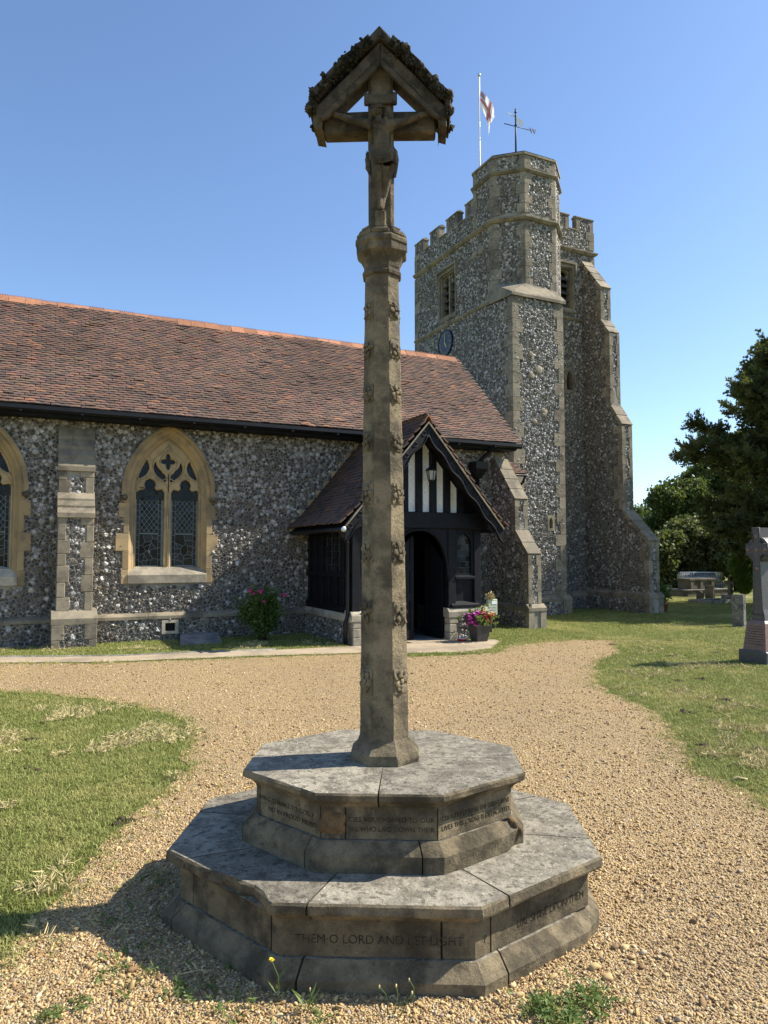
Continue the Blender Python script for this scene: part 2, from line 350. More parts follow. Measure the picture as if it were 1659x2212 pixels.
# ------------------------------------------------------------------ scattering of uncountable things (one object, real instanced geometry)
_gn = {}
def _group(K):
    if K in _gn: return _gn[K]
    g = bpy.data.node_groups.new('scatter%d' % K, 'GeometryNodeTree')
    g.interface.new_socket('Geometry', in_out='INPUT', socket_type='NodeSocketGeometry'); g.interface.new_socket('Geometry', in_out='OUTPUT', socket_type='NodeSocketGeometry')
    N = g.nodes.new; L = g.links.new; gi = N('NodeGroupInput'); go = N('NodeGroupOutput')
    def named(nm, ty): n = N('GeometryNodeInputNamedAttribute'); n.data_type = ty; n.inputs[0].default_value = nm; return n.outputs[0]
    def sep(k):
        c = N('FunctionNodeCompare'); c.data_type = 'INT'; c.operation = 'EQUAL'; L(named('grp', 'INT'), c.inputs[2]); c.inputs[3].default_value = k
        s = N('GeometryNodeSeparateGeometry'); L(gi.outputs[0], s.inputs[0]); L(c.outputs[0], s.inputs[1]); return s.outputs[0]
    j = N('GeometryNodeJoinGeometry')
    for k in range(1, K+1): t = N('GeometryNodeGeometryToInstance'); L(sep(k), t.inputs[0]); L(t.outputs[0], j.inputs[0])
    ip = N('GeometryNodeInstanceOnPoints'); L(sep(0), ip.inputs[0]); L(j.outputs[0], ip.inputs[2]); ip.inputs[3].default_value = True
    L(named('idx', 'INT'), ip.inputs[4]); L(named('rot', 'FLOAT_VECTOR'), ip.inputs[5]); L(named('scl', 'FLOAT_VECTOR'), ip.inputs[6]); L(ip.outputs[0], go.inputs[0])
    _gn[K] = g; return g
def scatter(name, srcs, pts, rot, scl, m, parent=None, **k):
    """srcs: list of (verts, faces); pts, rot, scl: N x 3"""
    pts = np.asarray(pts, float).reshape(-1, 3); K = len(srcs); v = []; f = []; grp = []
    for i, (a, b) in enumerate(srcs): n = len(v); v += [tuple(p) for p in a]; f += [tuple(q+n for q in t) for t in b]; grp += [i+1]*len(a)
    ns = len(v); n = len(pts)
    if parent is not None and root(parent).name in BASE:
        B = np.array(BASE[root(parent).name]); pts = pts @ B[:3, :3].T+B[:3, 3]
    me = bpy.data.meshes.new(name); me.from_pydata(v+[tuple(p) for p in pts], [], f); me.polygons.foreach_set('use_smooth', [True]*len(f))
    def at(nm, ty, arr, key): a = me.attributes.new(nm, ty, 'POINT'); a.data.foreach_set(key, arr)
    at('grp', 'INT', np.array(grp+[0]*n, np.int32), 'value'); at('idx', 'INT', np.concatenate([np.zeros(ns, np.int32), nr.integers(0, K, n).astype(np.int32)]), 'value')
    at('rot', 'FLOAT_VECTOR', np.concatenate([np.zeros((ns, 3)), rot]).astype(np.float32).ravel(), 'vector')
    at('scl', 'FLOAT_VECTOR', np.concatenate([np.ones((ns, 3)), scl]).astype(np.float32).ravel(), 'vector')
    o = link(name, me, parent, m, False); md = o.modifiers.new('scatter', 'NODES'); md.node_group = _group(K); return tag(o, **k)

# ------------------------------------------------------------------ many alike pieces: the 300 largest in view as parts, the rest one part
class Pieces:
    def __init__(s, parent, name, restname, m, limit=300): s.p = parent; s.n = name; s.r = restname; s.m = m; s.L = []; s.limit = limit
    def add(s, v, f, col, size, ctr, smooth=False): s.L.append((size/max(depth(ctr), .5) if inview(ctr, 0) else 0, v, f, col, smooth))
    def finish(s):
        s.L.sort(key=lambda t: -t[0]); head, rest = s.L[:s.limit], s.L[s.limit:]
        for _, v, f, col, sm in head:
            b = MB(); b.add(v, f, sm); b.c = col if isinstance(col, list) else [col]*len(f); link(s.n, b.mesh(s.n), s.p, s.m)
        if rest:
            b = MB()
            for _, v, f, col, sm in rest:
                n = len(b.v); b.v += v; b.f += [tuple(i+n for i in q) for q in f]; b.sm += [sm]*len(f); b.c += col if isinstance(col, list) else [col]*len(f)
            tag(link(s.r, b.mesh(s.r), s.p, s.m), kind='stuff')

# ------------------------------------------------------------------ flint facing
def power_cells(pts, rad, L):
    """cells of a power diagram on an L x L torus"""
    n = len(pts); out = []
    for i in range(n):
        d = pts-pts[i]; d -= L*np.round(d/L); q = (d**2).sum(1); nb = np.argsort(q)[1:16]
        poly = [(-.2, -.2), (.2, -.2), (.2, .2), (-.2, .2)]
        for j in nb:
            dx, dy = d[j]; k = (q[j]+rad[i]**2-rad[j]**2)/2; new = []
            for a in range(len(poly)):
                p, r_ = poly[a-1], poly[a]; sp = p[0]*dx+p[1]*dy-k; sr = r_[0]*dx+r_[1]*dy-k
                if (sp < 0) != (sr < 0): t = sp/(sp-sr); new.append((p[0]+(r_[0]-p[0])*t, p[1]+(r_[1]-p[1])*t))
                if sr < 0: new.append(r_)
            poly = new
            if len(poly) < 3: break
        if len(poly) >= 3:
            cl = [poly[0]]
            for p in poly[1:]:
                if math.hypot(p[0]-cl[-1][0], p[1]-cl[-1][1]) > .005: cl.append(p)
            if math.hypot(cl[0][0]-cl[-1][0], cl[0][1]-cl[-1][1]) < .006: cl.pop()
            if len(cl) >= 3: out.append((pts[i], cl, rad[i]))
    return out
def flint_tile(L, sizes, seed):
    g = np.random.default_rng(seed); P = np.zeros((0, 2)); Rr = np.zeros(0)
    for (r0, r1, tries, gap) in sizes:
        for _ in range(tries):
            p = g.random(2)*L; r_ = g.uniform(r0, r1)
            if len(P):
                d = P-p; d -= L*np.round(d/L)
                if (np.hypot(d[:, 0], d[:, 1]) < (Rr+r_)*gap).any(): continue
            P = np.vstack([P, p]); Rr = np.append(Rr, r_)
    return L, power_cells(P, Rr, L)
TILE_N = flint_tile(2.4, [(.038, .05, 130, 1.2), (.025, .034, 2200, .95), (.015, .021, 7500, .92)], 3)
TILE_T = flint_tile(2.4, [(.034, .044, 90, 1.3), (.021, .03, 2600, .95), (.013, .019, 7000, .92)], 5)
def flints(pc, fr, rect, keep=None, holes=(), tile=TILE_N, white=.3, h=.022, lowdark=None):
    """rect (a0,b0,a1,b1) in frame fr; keep: polygon; holes: polygons left free"""
    o, ea, eb, ec = [np.array(t, float) for t in fr]; L, cells = tile; a0, b0, a1, b1 = rect; off = nr.random(2)*L
    pts = []; ref = []
    for i in range(int((a1-a0)/L)+2):
        for j in range(int((b1-b0)/L)+2):
            for k, (p, poly, r_) in enumerate(cells): pts.append((a0-off[0]+i*L+p[0], b0-off[1]+j*L+p[1])); ref.append(k)
    P = np.array(pts); ok = (P[:, 0] > a0+.012) & (P[:, 0] < a1-.012) & (P[:, 1] > b0+.012) & (P[:, 1] < b1-.012)
    if keep is not None: ok &= inpoly(P, keep)
    for hp in holes: ok &= ~inpoly(P, hp)
    for q in np.nonzero(ok)[0]:
        cx, cy = P[q]; _, poly, r_ = cells[ref[q]]; wz = white if lowdark is None else white*(lowdark[1]+(1-lowdark[1])*sstep((cy-lowdark[0])/1.2+.2+.6*(mnoise.noise(Vector((cx*.8, cy*.8, 3))))))
        wz *= 1+.9*mnoise.noise(Vector((cx*1.1, cy*1.4, 7))); big = r_ > (.036 if tile is TILE_N else .033); isw = rnd.random() < (wz*1.9 if big else wz*.95 if r_ > (.025 if tile is TILE_N else .021) else wz*.6); g = rnd.random()
        if isw: c = (.27+.33*g,)*3; c = (c[0], c[1]*.955, c[2]*.88); rim = tuple(t*.75 for t in c); hh = h*rnd.uniform(.8, 1.5)
        else:
            t = .025+.12*g*g; c = (t*1.08, t, t*.9) if rnd.random() < .7 else (t*1.7, t*1.3, t*.85); k = rnd.random(); k = k**.6; rim = tuple(c[i]*(1-k*.85)+(.45, .42, .35)[i]*k*.85 for i in range(3)); hh = h*rnd.uniform(.5, 1.1)
        sh = rnd.uniform(.78, .96); tx, ty = rnd.uniform(-.5, .5), rnd.uniform(-.5, .5); jt = rnd.random()*9; st, ca_ = rnd.uniform(.72, 1.12), rnd.random()*PI; n = len(poly); v = []
        px = sum(p[0] for p in poly)/n; py = sum(p[1] for p in poly)/n
        for s_, z in ((sh, -.002), (sh*.86, .72), (sh*.5, 1.)):
            for p in poly:
                a = px+(p[0]-px)*s_; b = py+(p[1]-py)*s_; zz = z*hh*(1+.5*math.sin(jt+7.3*(p[0]*90+z*3)))+(0 if z < 0 else (tx*(a-px)+ty*(b-py))*.6)
                a = min(max(cx+a, a0), a1); b = min(max(cy+b, b0), b1); v.append(tuple(o+ea*a+eb*b+ec*zz))
        v.append(tuple(o+ea*(cx+px)+eb*(cy+py)+ec*hh*1.04)); f = []; cl = []
        for k in range(2):
            for i in range(n): f.append((k*n+i, k*n+(i+1) % n, (k+1)*n+(i+1) % n, (k+1)*n+i)); cl.append(rim if k == 0 else c)
        for i in range(n): f.append((2*n+i, 2*n+(i+1) % n, 3*n)); cl.append(c)
        pc.add(v, f, cl, r_, o+ea*cx+eb*cy, isw and rnd.random() < .4)
def wallsheet(fr, outer, holes, m, parent, name='wall_core', thick=.25):
    return MB().plate(outer, list(holes), -thick, 0, fr).build(name, m, parent)
def block(parent, a, b, m, name='quoin_stone', bev=.008, jit=.0015, **k): return MB().box(a, b, bev, jit=jit).build(name, m, parent, **k)

# ================================================================== GROUND
def cdt_sheet(name, poly, step, dz, m, **k):
    P = [Vector(p) for p in poly]; n = len(P); A = np.array(poly); lo = A.min(0); hi = A.max(0)
    g = np.array([(x, y) for x in np.arange(lo[0], hi[0], step) for y in np.arange(lo[1], hi[1], step)]); g = g[inpoly(g, poly)]
    v, e, f, *_ = delaunay_2d_cdt(P+[Vector(p) for p in g], [(i, (i+1) % n) for i in range(n)], [], 1, 1e-5)
    f = [t for t in f]
    me = bpy.data.meshes.new(name); me.from_pydata([(p.x, p.y, tz(p.x, p.y)+dz) for p in v], [], f); return tag(link(name, me, None, m), kind='structure', **k)
xs = sorted(set(list(np.arange(-12, 32, 1.))+[-600, -300, -150, -70, -35, -20, 40, 55, 80, 140, 300, 600])); ys = sorted(set(list(np.arange(-4, 30, 1.))+[-300, -100, -40, -15, 40, 60, 90, 150, 300, 600]))
me = bpy.data.meshes.new('ground'); nx = len(xs)
me.from_pydata([(x, y, tz(x, y)) for y in ys for x in xs], [], [(j*nx+i, j*nx+i+1, (j+1)*nx+i+1, (j+1)*nx+i) for j in range(len(ys)-1) for i in range(nx-1)])
tag(link('ground', me, None, MT['lawn']), kind='structure')
g2 = lambda L: [tuple(G(x, y)[:2]) for x, y in L]
LEFT_EDGE = g2([(0, 2087), (22, 2058), (65, 1997), (108, 1964), (162, 1900), (191, 1845), (235, 1815), (270, 1785), (306, 1742), (360, 1713), (400, 1666), (396, 1625), (414, 1598), (407, 1565), (360, 1544), (306, 1529), (216, 1515), (144, 1504), (72, 1499), (0, 1497)])
RIGHT_EDGE = g2([(1332, 1384), (1337, 1408), (1287, 1440), (1282, 1471), (1313, 1492), (1373, 1518), (1436, 1549), (1462, 1585), (1488, 1632), (1508, 1671), (1573, 1684), (1605, 1700), (1659, 1752)])
TOP_EDGE = g2([(0, 1434), (216, 1434), (360, 1428), (597, 1419), (780, 1413), (900, 1419), (1000, 1416), (1078, 1409), (1100, 1396), (1228, 1383)])
def rough(L, amp, step):
    out = []
    for i in range(len(L)-1):
        a, b = Vector(L[i]), Vector(L[i+1]); n = max(1, int((b-a).length/step))
        for k in range(n): p = a.lerp(b, k/n); out.append((p.x+amp*mnoise.noise(Vector((p.x*4, p.y*4, 0))), p.y+amp*mnoise.noise(Vector((p.x*4, p.y*4, 9)))))
    return out+[L[-1]]
LE = rough(LEFT_EDGE, .09, .12); RE = rough(RIGHT_EDGE, .12, .15)
ex = Vector(LEFT_EDGE[-1]); GRAVEL = rough(TOP_EDGE, .05, .2)+RE+[(RE[-1][0]+.6, RE[-1][1]-.7), (9, -1), (9, -6), (-9, -6), (-9, LE[0][1]-.3), (LE[0][0]-1., LE[0][1]-.2)]+LE+[(-7., ex.y+.6), (-7., TOP_EDGE[0][1])]
cdt_sheet('gravel_path', GRAVEL, .8, .006, MT['gravelsheet'])
PATH = [(-8, 13.)]
PATH = [tuple(G(x, y)[:2]) for x, y in [(0, 1421), (252, 1419), (432, 1410), (597, 1405), (770, 1397)]]+[(5.2, 11.35), (6.1, 11.38), (6.1, 12.0), (7.0, 12.0), (7.0, 11.4), (7.72, 11.2), (7.66, 10.95)]+[tuple(G(x, y)[:2]) for x, y in [(1062, 1402), (1000, 1410), (900, 1412), (780, 1412), (597, 1417), (360, 1426), (216, 1432), (0, 1433)]]
PATH = [(-8, PATH[0][1]+.05)]+PATH+[(-8, PATH[-1][1])]
cdt_sheet('paved_path', PATH, .7, .012, MT['concrete'])
tag(MB().tube([(p[0], p[1]+.02, .008) for p in PATH[:5]], .022, 6).build('path_edging', MT['slabstone']), kind='structure')

# ================================================================== MEMORIAL CROSS
CA = -YAW-R(2.33); CC = (1.535, 3.148)
mc = thing('memorial_cross', 'tall weathered stone memorial cross on two octagonal inscribed steps, carved figure under a gabled hood', 'memorial', (*CC, 0), CA)
_cu = np.array([math.cos(CA), math.sin(CA), 0]); _cv = np.array([-_cu[1], _cu[0], 0]); _cc = np.array([*CC, 0])
def XP(x, y, yl):                                       # pixel -> (u, z) on the plane local y = yl of the cross
    d = ray(x, y); p = _cc+_cv*yl; q = _c+d*(((p-_c) @ _cv)/(d @ _cv))-_cc; return float(q @ _cu), float(q[2])
C1 = lambda x, y, yl=-.06: XP(630.4+.24*x, 33.2+.24*y, yl)
SQ = .845
def octp(t, r):
    k = math.floor(t); f = t-k; a0 = (k-.5)*PI/4; a1 = (k+.5)*PI/4
    x = math.sin(a0)*(1-f)+math.sin(a1)*f; y = math.cos(a0)*(1-f)+math.cos(a1)*f; return (x*r, -y*r*SQ)
def cpart(b, name, m=None, **k): return b.build(name, m or MT['cross'], mc, world=False, **k)
def course(prof, joints, name, inner, chip=None, wear=.004, seed=0, **lab):
    js = list(joints)+[joints[0]+8]
    for q in range(len(joints)):
        t0, t1 = js[q]+.006, js[q+1]-.006; ts = [t0]
        n = max(2, int((t1-t0)/.09)); ts = sorted(set([t0, t1]+[t0+(t1-t0)*i/n for i in range(n+1)]+[float(k) for k in range(math.ceil(t0), math.floor(t1)+1)]))
        v = []; f = []; m = len(prof)+1
        for t in ts:
            for i, (r_, z) in enumerate(prof):
                p = octp(t, 1); nz = mnoise.noise(Vector((p[0]*9+seed, p[1]*9, z*9+i*.7)))*wear+mnoise.noise(Vector((p[0]*30+seed, p[1]*30, z*30)))*wear*.6
                rr = r_+nz; zz = z
                if chip and i >= chip[2]: 
                    for c0, c1, dp in chip[0]:
                        w_ = sstep(((t % 8)-c0)/.12)*sstep((c1-(t % 8))/.12); rr -= w_*dp*(.7+.5*mnoise.noise(Vector((t*9, i, 0))))
                x, y = octp(t, rr); v.append((x, y, zz))
            x, y = octp(t, inner); v.append((x, y, prof[-1][1]))
        for i in range(len(ts)-1):
            f += [(i*m+k, (i+1)*m+k, (i+1)*m+k+1, i*m+k+1) for k in range(m-1)]
        f += [tuple(range(m)), tuple((len(ts)-1)*m+k for k in range(m))][::1]
        cpart(MB().add(v, f), name)
        # close the underside so that each block is a solid stone
    return
course([(1.024, -.02), (1.026, .05), (.965, .104)], (.13, 1.17, 2.2, 3.1, 4.2, 5.1, 6.15, 7.1), 'base_stone', .86, seed=1, wear=.006, chip=([(1.82, 2.15, .05)], None, 0))
course([(.95, .106), (.95, .228), (.952, .24)], (-.07, .83, 1.12, 2.1, 3.2, 4.1, 5.2, 6.1, 7.15), 'die_stone', .8, seed=2, wear=.0)
course([(.955, .241), (.98, .262), (1.008, .272), (1.014, .281), (1.012, .308), (1.002, .316)], (.17, 1.2, 2.3, 3.25, 4.2, 5.2, 6.3, 7.2), 'coping_slab', .3, seed=3, chip=([(7.42, 7.98, .055), (7.7, 7.9, .03)], None, 2), wear=.005)
course([(.682, .317), (.682, .384), (.63, .43)], (.83, 1.86, 3.1, 4.2, 5.1, 6.2, 7.0, 7.87), 'base_stone', .5, seed=4, wear=.005, chip=([(1.8, 2.1, .05)], None, 0))
course([(.617, .432), (.617, .55), (.62, .56)], (.2, 1.0, 2.02, 3.1, 4.1, 5.1, 6.1, 7.06, 7.97), 'die_stone', .45, seed=5, wear=.0)
course([(.622, .561), (.64, .58), (.668, .592), (.682, .602), (.684, .622), (.676, .63)], (.49, 2.52, 4.5, 6.5), 'coping_slab', .01, seed=6, wear=.005)
# orange eroded stone of the upper die and worn corner
ob = MB(); ob.blob((*octp(.085, .612), .492), .056, 3, 2, .35, sq=(1.05, .16, 1.0)); 
MT['orange_stone'] = stone('eroded_orange_stone', (.3, .18, .08), (.2, .13, .065), (.09, .06, .035), (.4, .3, .18), 12, .6, .75, .6)
cpart(ob, 'eroded_stone', MT['orange_stone'], label='orange eroded stone in the upper step')
for tt, rr, z in ((2.03, .665, .37), (2.0, .64, .4)): ob = MB(); ob.blob((*octp(tt, rr-.02), z), .024, 5, 2, .5); cpart(ob, 'eroded_stone', MT['orange_stone'])
def inscribe(txt, t0, t1, r_, z, h):
    a = Vector(octp(t0, r_)); b = Vector(octp(t1, r_)); d = b-a; me = text_mesh(txt, h*1.38, d.length, .0006, thin=.5)
    e = d.normalized(); n_ = Vector((e.y, -e.x)); Mx = Matrix(((e.x, 0, n_.x, a.x+n_.x*.0009), (e.y, 0, n_.y, a.y+n_.y*.0009), (0, 1, 0, z), (0, 0, 0, 1)))
    me.transform(Mx); me.materials.append(MT['letter']); o = bpy.data.objects.new('inscription', me); COL.objects.link(o); o.parent = mc
inscribe('THEM·O LORD AND·LET·LIGHT', .08, .94, .95, .155, .033)
inscribe('P', 1.07, 1.085, .95, .150, .032); inscribe('UAL·SHINE·UPON·THEM', 1.34, 1.95, .95, .150, .032)
inscribe('CIES VOUCHSAFED TO OUR', .23, .97, .617, .502, .02); inscribe('ALL WHO LAID DOWN THEIR', .22, .97, .617, .464, .02)
inscribe('COUNTRY DURING THE GREAT WAR', 1.05, 1.97, .617, .502, .021); inscribe('LIVES THIS CROSS IS DEDICATED', 1.05, 1.97, .617, .464, .021)
inscribe('IVING THANKS TO GOD F', 7.05, 7.88, .617, .502, .02); inscribe('ND IN PROUD MEMO', 7.2, 7.92, .617, .464, .02)
# shaft
LN = lambda z: -.0058*(z-.63)
def oct_ring(ap, z, jit=.0): 
    k = ap/math.cos(PI/8); return [(k*math.sin((i-.5)*PI/4)+LN(z)+rnd.uniform(-jit, jit), -k*math.cos((i-.5)*PI/4)+rnd.uniform(-jit, jit), z) for i in range(8)]
def oct_stack(levels, jit=.0015):
    v = []; f = []
    for ap, z in levels: v += oct_ring(ap, z, jit)
    for j in range(len(levels)-1): f += [(j*8+i, j*8+(i+1) % 8, (j+1)*8+(i+1) % 8, (j+1)*8+i) for i in range(8)]
    return MB().add(v, f+[tuple(range(8))[::-1], tuple((len(levels)-1)*8+i for i in range(8))])
cpart(oct_stack([(.158, .628), (.16, .65), (.155, .675), (.13, .705), (.117, .735)], .004), 'shaft_foot')
ap = lambda z: .1145-(.1145-.0815)*(z-.735)/(2.955-.735)
cpart(oct_stack([(ap(z), z) for z in np.linspace(.732, 2.95, 26)]), 'shaft')
cpart(oct_stack([(.083, 2.95), (.092, 2.955), (.094, 2.968), (.088, 2.98), (.086, 2.995)]), 'necking')
cpart(oct_stack([(.086, 2.995), (.09, 3.02), (.104, 3.05), (.118, 3.062), (.122, 3.072), (.121, 3.1), (.126, 3.108), (.126, 3.128), (.118, 3.138), (.1, 3.15)], .002), 'capital')
for i in range(8):
    a = (i)*PI/4; b = MB(); c_, s_ = math.cos(a), math.sin(a)
    M4 = Matrix(((c_, s_, 0, LN(3.15)), (-s_, c_, 0, 0), (0, 0, 1, 0), (0, 0, 0, 1)))@Matrix.Translation((0, -.098, 3.138))
    b.box((-.043, -.022, 0), (.043, .02, .028), .008, M4, jit=.003); b.box((-.03, -.012, .028), (.03, .016, .05), .008, M4, jit=.003); cpart(b, 'capital_cresting')
# rosettes on the diagonal faces
def rosette(seed):
    g = random.Random(seed); b = MB(); b.box((-.038, -.005, -.046), (.038, .004, .046), .004, jit=.003); n = g.choice((4, 5, 6)); a0 = g.random()*PI
    for k in range(n): a = a0+2*PI*k/n; b.blob((.022*math.cos(a), -.012, .027*math.sin(a)), .0145, seed+k, 2, .6, sq=(1, .8, 1))
    b.blob((0, -.016, 0), .0105, seed+20, 2, .3)
    for k in range(6): b.blob((g.uniform(-.034, .034), -.008, g.uniform(-.042, .042)), .009, seed+30+k, 1, .6)
    me = b.mesh('carved_rosette'); me.materials.append(MT['cross']); return me
ros = [rosette(s_) for s_ in range(5)]
for j, z in enumerate((2.777, 2.582, 2.366, 2.134, 1.882, 1.609, 1.321, 1.001)):
    for i in (-3, -1, 1, 3):
        a = i*PI/4; o = bpy.data.objects.new('carved_rosette', ros[(j*3+i) % 5]); COL.objects.link(o); o.parent = mc; k = .8+.35*(2.777-z)/1.78
        o.location = (math.sin(a)*(ap(z)+.0025)+LN(z), -math.cos(a)*(ap(z)+.0025), z); o.rotation_euler = (0, 0, a); o.scale = (ap(z)/.1, .6, k*1.12)
# cross head
xc = LN(3.7)
def sq_shaft(h, z0, z1, name, ch=.014):
    p = [(-h+ch, -h), (h-ch, -h), (h, -h+ch), (h, h-ch), (h-ch, h), (-h+ch, h), (-h, h-ch), (-h, -h+ch)]; v = []; f = []; zs = np.linspace(z0, z1, 9)
    for z in zs: v += [(x+LN(z)+rnd.uniform(-.001, .001), y, z) for x, y in p]
    for j in range(8): f += [(j*8+i, j*8+(i+1) % 8, (j+1)*8+(i+1) % 8, (j+1)*8+i) for i in range(8)]
    cpart(MB().add(v, f+[tuple(range(8))[::-1], tuple(64+i for i in range(8))]), name)
sq_shaft(.062, 3.14, 4.12, 'upright')
cpart(MB().box((-.285+xc, -.05, 3.675), (-.055+xc, .035, 3.785), .008, jit=.002), 'cross_arm', MT['cross_mid']); cpart(MB().box((.055+xc, -.05, 3.672), (.272+xc, .035, 3.782), .008, jit=.002), 'cross_arm', MT['cross_mid'])
FRC = ((0, 0, 0), (1, 0, 0), (0, 0, 1), (0, -1, 0))
def cprism(px, d0, d1, name, bev=.006, jit=.0, yl=-.09, m=None, **k):
    m = m or MT['cross_mid']; P = [C1(x, y, yl) for x, y in px]; P = [(a+rnd.uniform(-jit, jit), b+rnd.uniform(-jit, jit)) for a, b in P]; return cpart(MB().prism(P, d0, d1, FRC, bev=bev), name, m, **k)
cprism([(795, 390), (690, 490), (480, 700), (268, 915), (262, 1005), (282, 1035), (203, 1022), (188, 950), (190, 850), (480, 560), (795, 240)], -.06, .095, 'hood_rafter')
cprism([(797, 390), (797, 240), (1110, 540), (1385, 820), (1396, 1008), (1332, 990), (1326, 1030), (1322, 905), (1110, 690), (900, 490)], -.06, .095, 'hood_rafter')
cprism([(795, 470), (795, 400), (270, 925), (262, 960), (330, 930)], .09, .112, 'hood_moulding', .004); cprism([(797, 470), (797, 400), (1322, 912), (1335, 950), (1265, 920)], .09, .112, 'hood_moulding', .004)
cprism([(790, 118), (885, 215), (905, 300), (797, 235), (690, 300), (700, 215)], -.1, .12, 'apex_stone', .01, m=MT['cross_dark'])
ol = [(690, 225), (570, 335), (435, 450), (310, 590), (180, 735), (176, 870), (195, 1010)]; orr = [(895, 225), (1025, 340), (1165, 490), (1290, 620), (1425, 750), (1414, 890), (1398, 1005)]
g0 = random.Random(77)
for L_, s_ in ((ol, -1), (orr, 1)):
    for i in range(5):
        (x0, y0), (x1, y1) = L_[i], L_[i+1]; ux, uy = x1-x0, y1-y0; l_ = math.hypot(ux, uy); ux, uy = ux/l_, uy/l_; nx_, ny_ = -s_*uy*-1, -abs(ux)
        nx_, ny_ = (uy*s_, -ux*s_) ; 
        if i == 4: nx_, ny_ = s_*.9, 0
        q = [(x0, y0), (x0+nx_*8, y0+ny_*8-20), (x1+nx_*24, y1+ny_*24-10), (x1+nx_*12, y1+ny_*12+25), (x1-nx_*45, y1-ny_*45), (x0-nx_*60, y0-ny_*60)]
        cprism(q, -.09, .118, 'hood_shingle', .008, .006, m=MT['cross_dark'])
        for kk in range(6):
            kb = MB(); u_, z_ = C1(x1+nx_*g0.uniform(-5, 34)-ux*g0.uniform(-5, 42), y1+ny_*g0.uniform(-5, 34)-uy*g0.uniform(-5, 42), -.1); kb.blob((u_, g0.uniform(-.125, -.09) if kk % 2 else g0.uniform(-.08, .05), z_), g0.uniform(.01, .022), kk+i*9, 2, .6)
            cpart(kb, 'crocket', MT['cross_dark'])
ms = MB(); g_ = random.Random(4)
for L_, s_ in ((ol, -1), (orr, 1)):
    for i in range(len(L_)-1):
        for k in range(60 if i < 4 else (30 if i == 4 else 0)):
            t = g_.random(); x = L_[i][0]+(L_[i+1][0]-L_[i][0])*t; y = L_[i][1]+(L_[i+1][1]-L_[i][1])*t; off = g_.gauss(14, 26)
            u_, z_ = C1(x-s_*off*.7, y+off*.7, -.11); ms.blob((u_, g_.uniform(-.124, -.11) if g_.random() < .6 else g_.uniform(-.1, .06), z_-g_.uniform(0, .008)), g_.uniform(.004, .012), k+i*31, 1, .6)
tag(cpart(ms, 'moss', MT['mossy']), kind='stuff')
b = MB(); u0, z0 = C1(672, 800, -.075); u1, z1 = C1(925, 708, -.075); b.box((u0, -.082, z0), (u1, -.06, z1), .004); b.tube([(u0, -.075, z0-.004), (u0, -.075, z1+.004)], .012, 8); b.tube([(u1, -.075, z0-.004), (u1, -.075, z1+.004)], .012, 8)
cpart(b, 'scroll_tablet', MT['cross_mid'])
u0, z0 = C1(752, 1945, -.08); u1, z1 = C1(848, 1772, -.08); cpart(MB().box((u0, -.11, z0), (u1, -.05, z1), .006), 'foot_rest')
# carved figure: one continuous skinned body
def skin_body(name, verts, edges, m, parent, sub=2, rootv=0):
    me = bpy.data.meshes.new(name); me.from_pydata([v[0] for v in verts], edges, []); o = bpy.data.objects.new('tmp', me); COL.objects.link(o)
    md = o.modifiers.new('s', 'SKIN'); sv = me.skin_vertices[0].data
    for i, v in enumerate(verts): r_ = v[1]; r_ = r_ if isinstance(r_, tuple) else (r_, r_); sv[i].radius = (r_[0]*1.28, r_[1]*1.28)
    sv[rootv].use_root = True; md.use_smooth_shade = True; sb = o.modifiers.new('u', 'SUBSURF'); sb.levels = sub
    m2 = bpy.data.meshes.new_from_object(o.evaluated_get(bpy.context.evaluated_depsgraph_get())); bpy.data.objects.remove(o); m2.materials.clear(); m2.materials.append(m)
    for p in m2.polygons: p.use_smooth = True
    q = bpy.data.objects.new(name, m2); COL.objects.link(q); q.parent = parent; return q
def fp(x, y, yl): u_, z_ = C1(x, y, yl); return (u_, yl, z_)
B = [(fp(805, 1245, -.098), (.042, .03)), (fp(812, 1150, -.1), (.034, .027)), (fp(806, 1060, -.1), (.046, .032)), (fp(800, 1000, -.1), (.04, .03)), (fp(790, 955, -.104), .017),
     (fp(772, 915, -.112), (.024, .024)), (fp(764, 858, -.12), (.034, .036)), (fp(760, 812, -.114), (.026, .03)),
     (fp(728, 985, -.1), .022), (fp(640, 965, -.09), .0165), (fp(550, 945, -.086), .0155), (fp(460, 915, -.084), .0125), (fp(410, 900, -.082), .01), (fp(372, 888, -.08), .013),
     (fp(880, 985, -.1), .022), (fp(965, 965, -.09), .0165), (fp(1050, 940, -.086), .0155), (fp(1135, 905, -.084), .0125), (fp(1190, 890, -.082), .01), (fp(1230, 878, -.08), .013),
     (fp(770, 1300, -.1), .03), (fp(772, 1385, -.116), .0255), (fp(775, 1480, -.11), .022), (fp(785, 1570, -.1), .0155), (fp(797, 1650, -.092), .0115), (fp(796, 1700, -.108), .0125), (fp(792, 1745, -.118), .0095),
     (fp(850, 1300, -.1), .03), (fp(858, 1390, -.112), .025), (fp(848, 1490, -.104), .0215), (fp(836, 1580, -.094), .0155), (fp(822, 1655, -.088), .0115), (fp(812, 1708, -.1), .0115), (fp(806, 1752, -.106), .009)]
Ed = [(0, 1), (1, 2), (2, 3), (3, 4), (4, 5), (5, 6), (6, 7), (3, 8), (8, 9), (9, 10), (10, 11), (11, 12), (12, 13), (3, 14), (14, 15), (15, 16), (16, 17), (17, 18), (18, 19), (0, 20), (20, 21), (21, 22), (22, 23), (23, 24), (24, 25), (25, 26), (0, 27), (27, 28), (28, 29), (29, 30), (30, 31), (31, 32), (32, 33)]
fig = skin_body('carved_figure', B, Ed, MT['cross_mid'], mc); tag(fig, label='carved stone figure with outstretched arms and bowed head')
b = MB(); h0 = Vector(fp(772, 868, -.152))                       # face: brow, nose, beard, then hair falling to the shoulders and a plaited crown
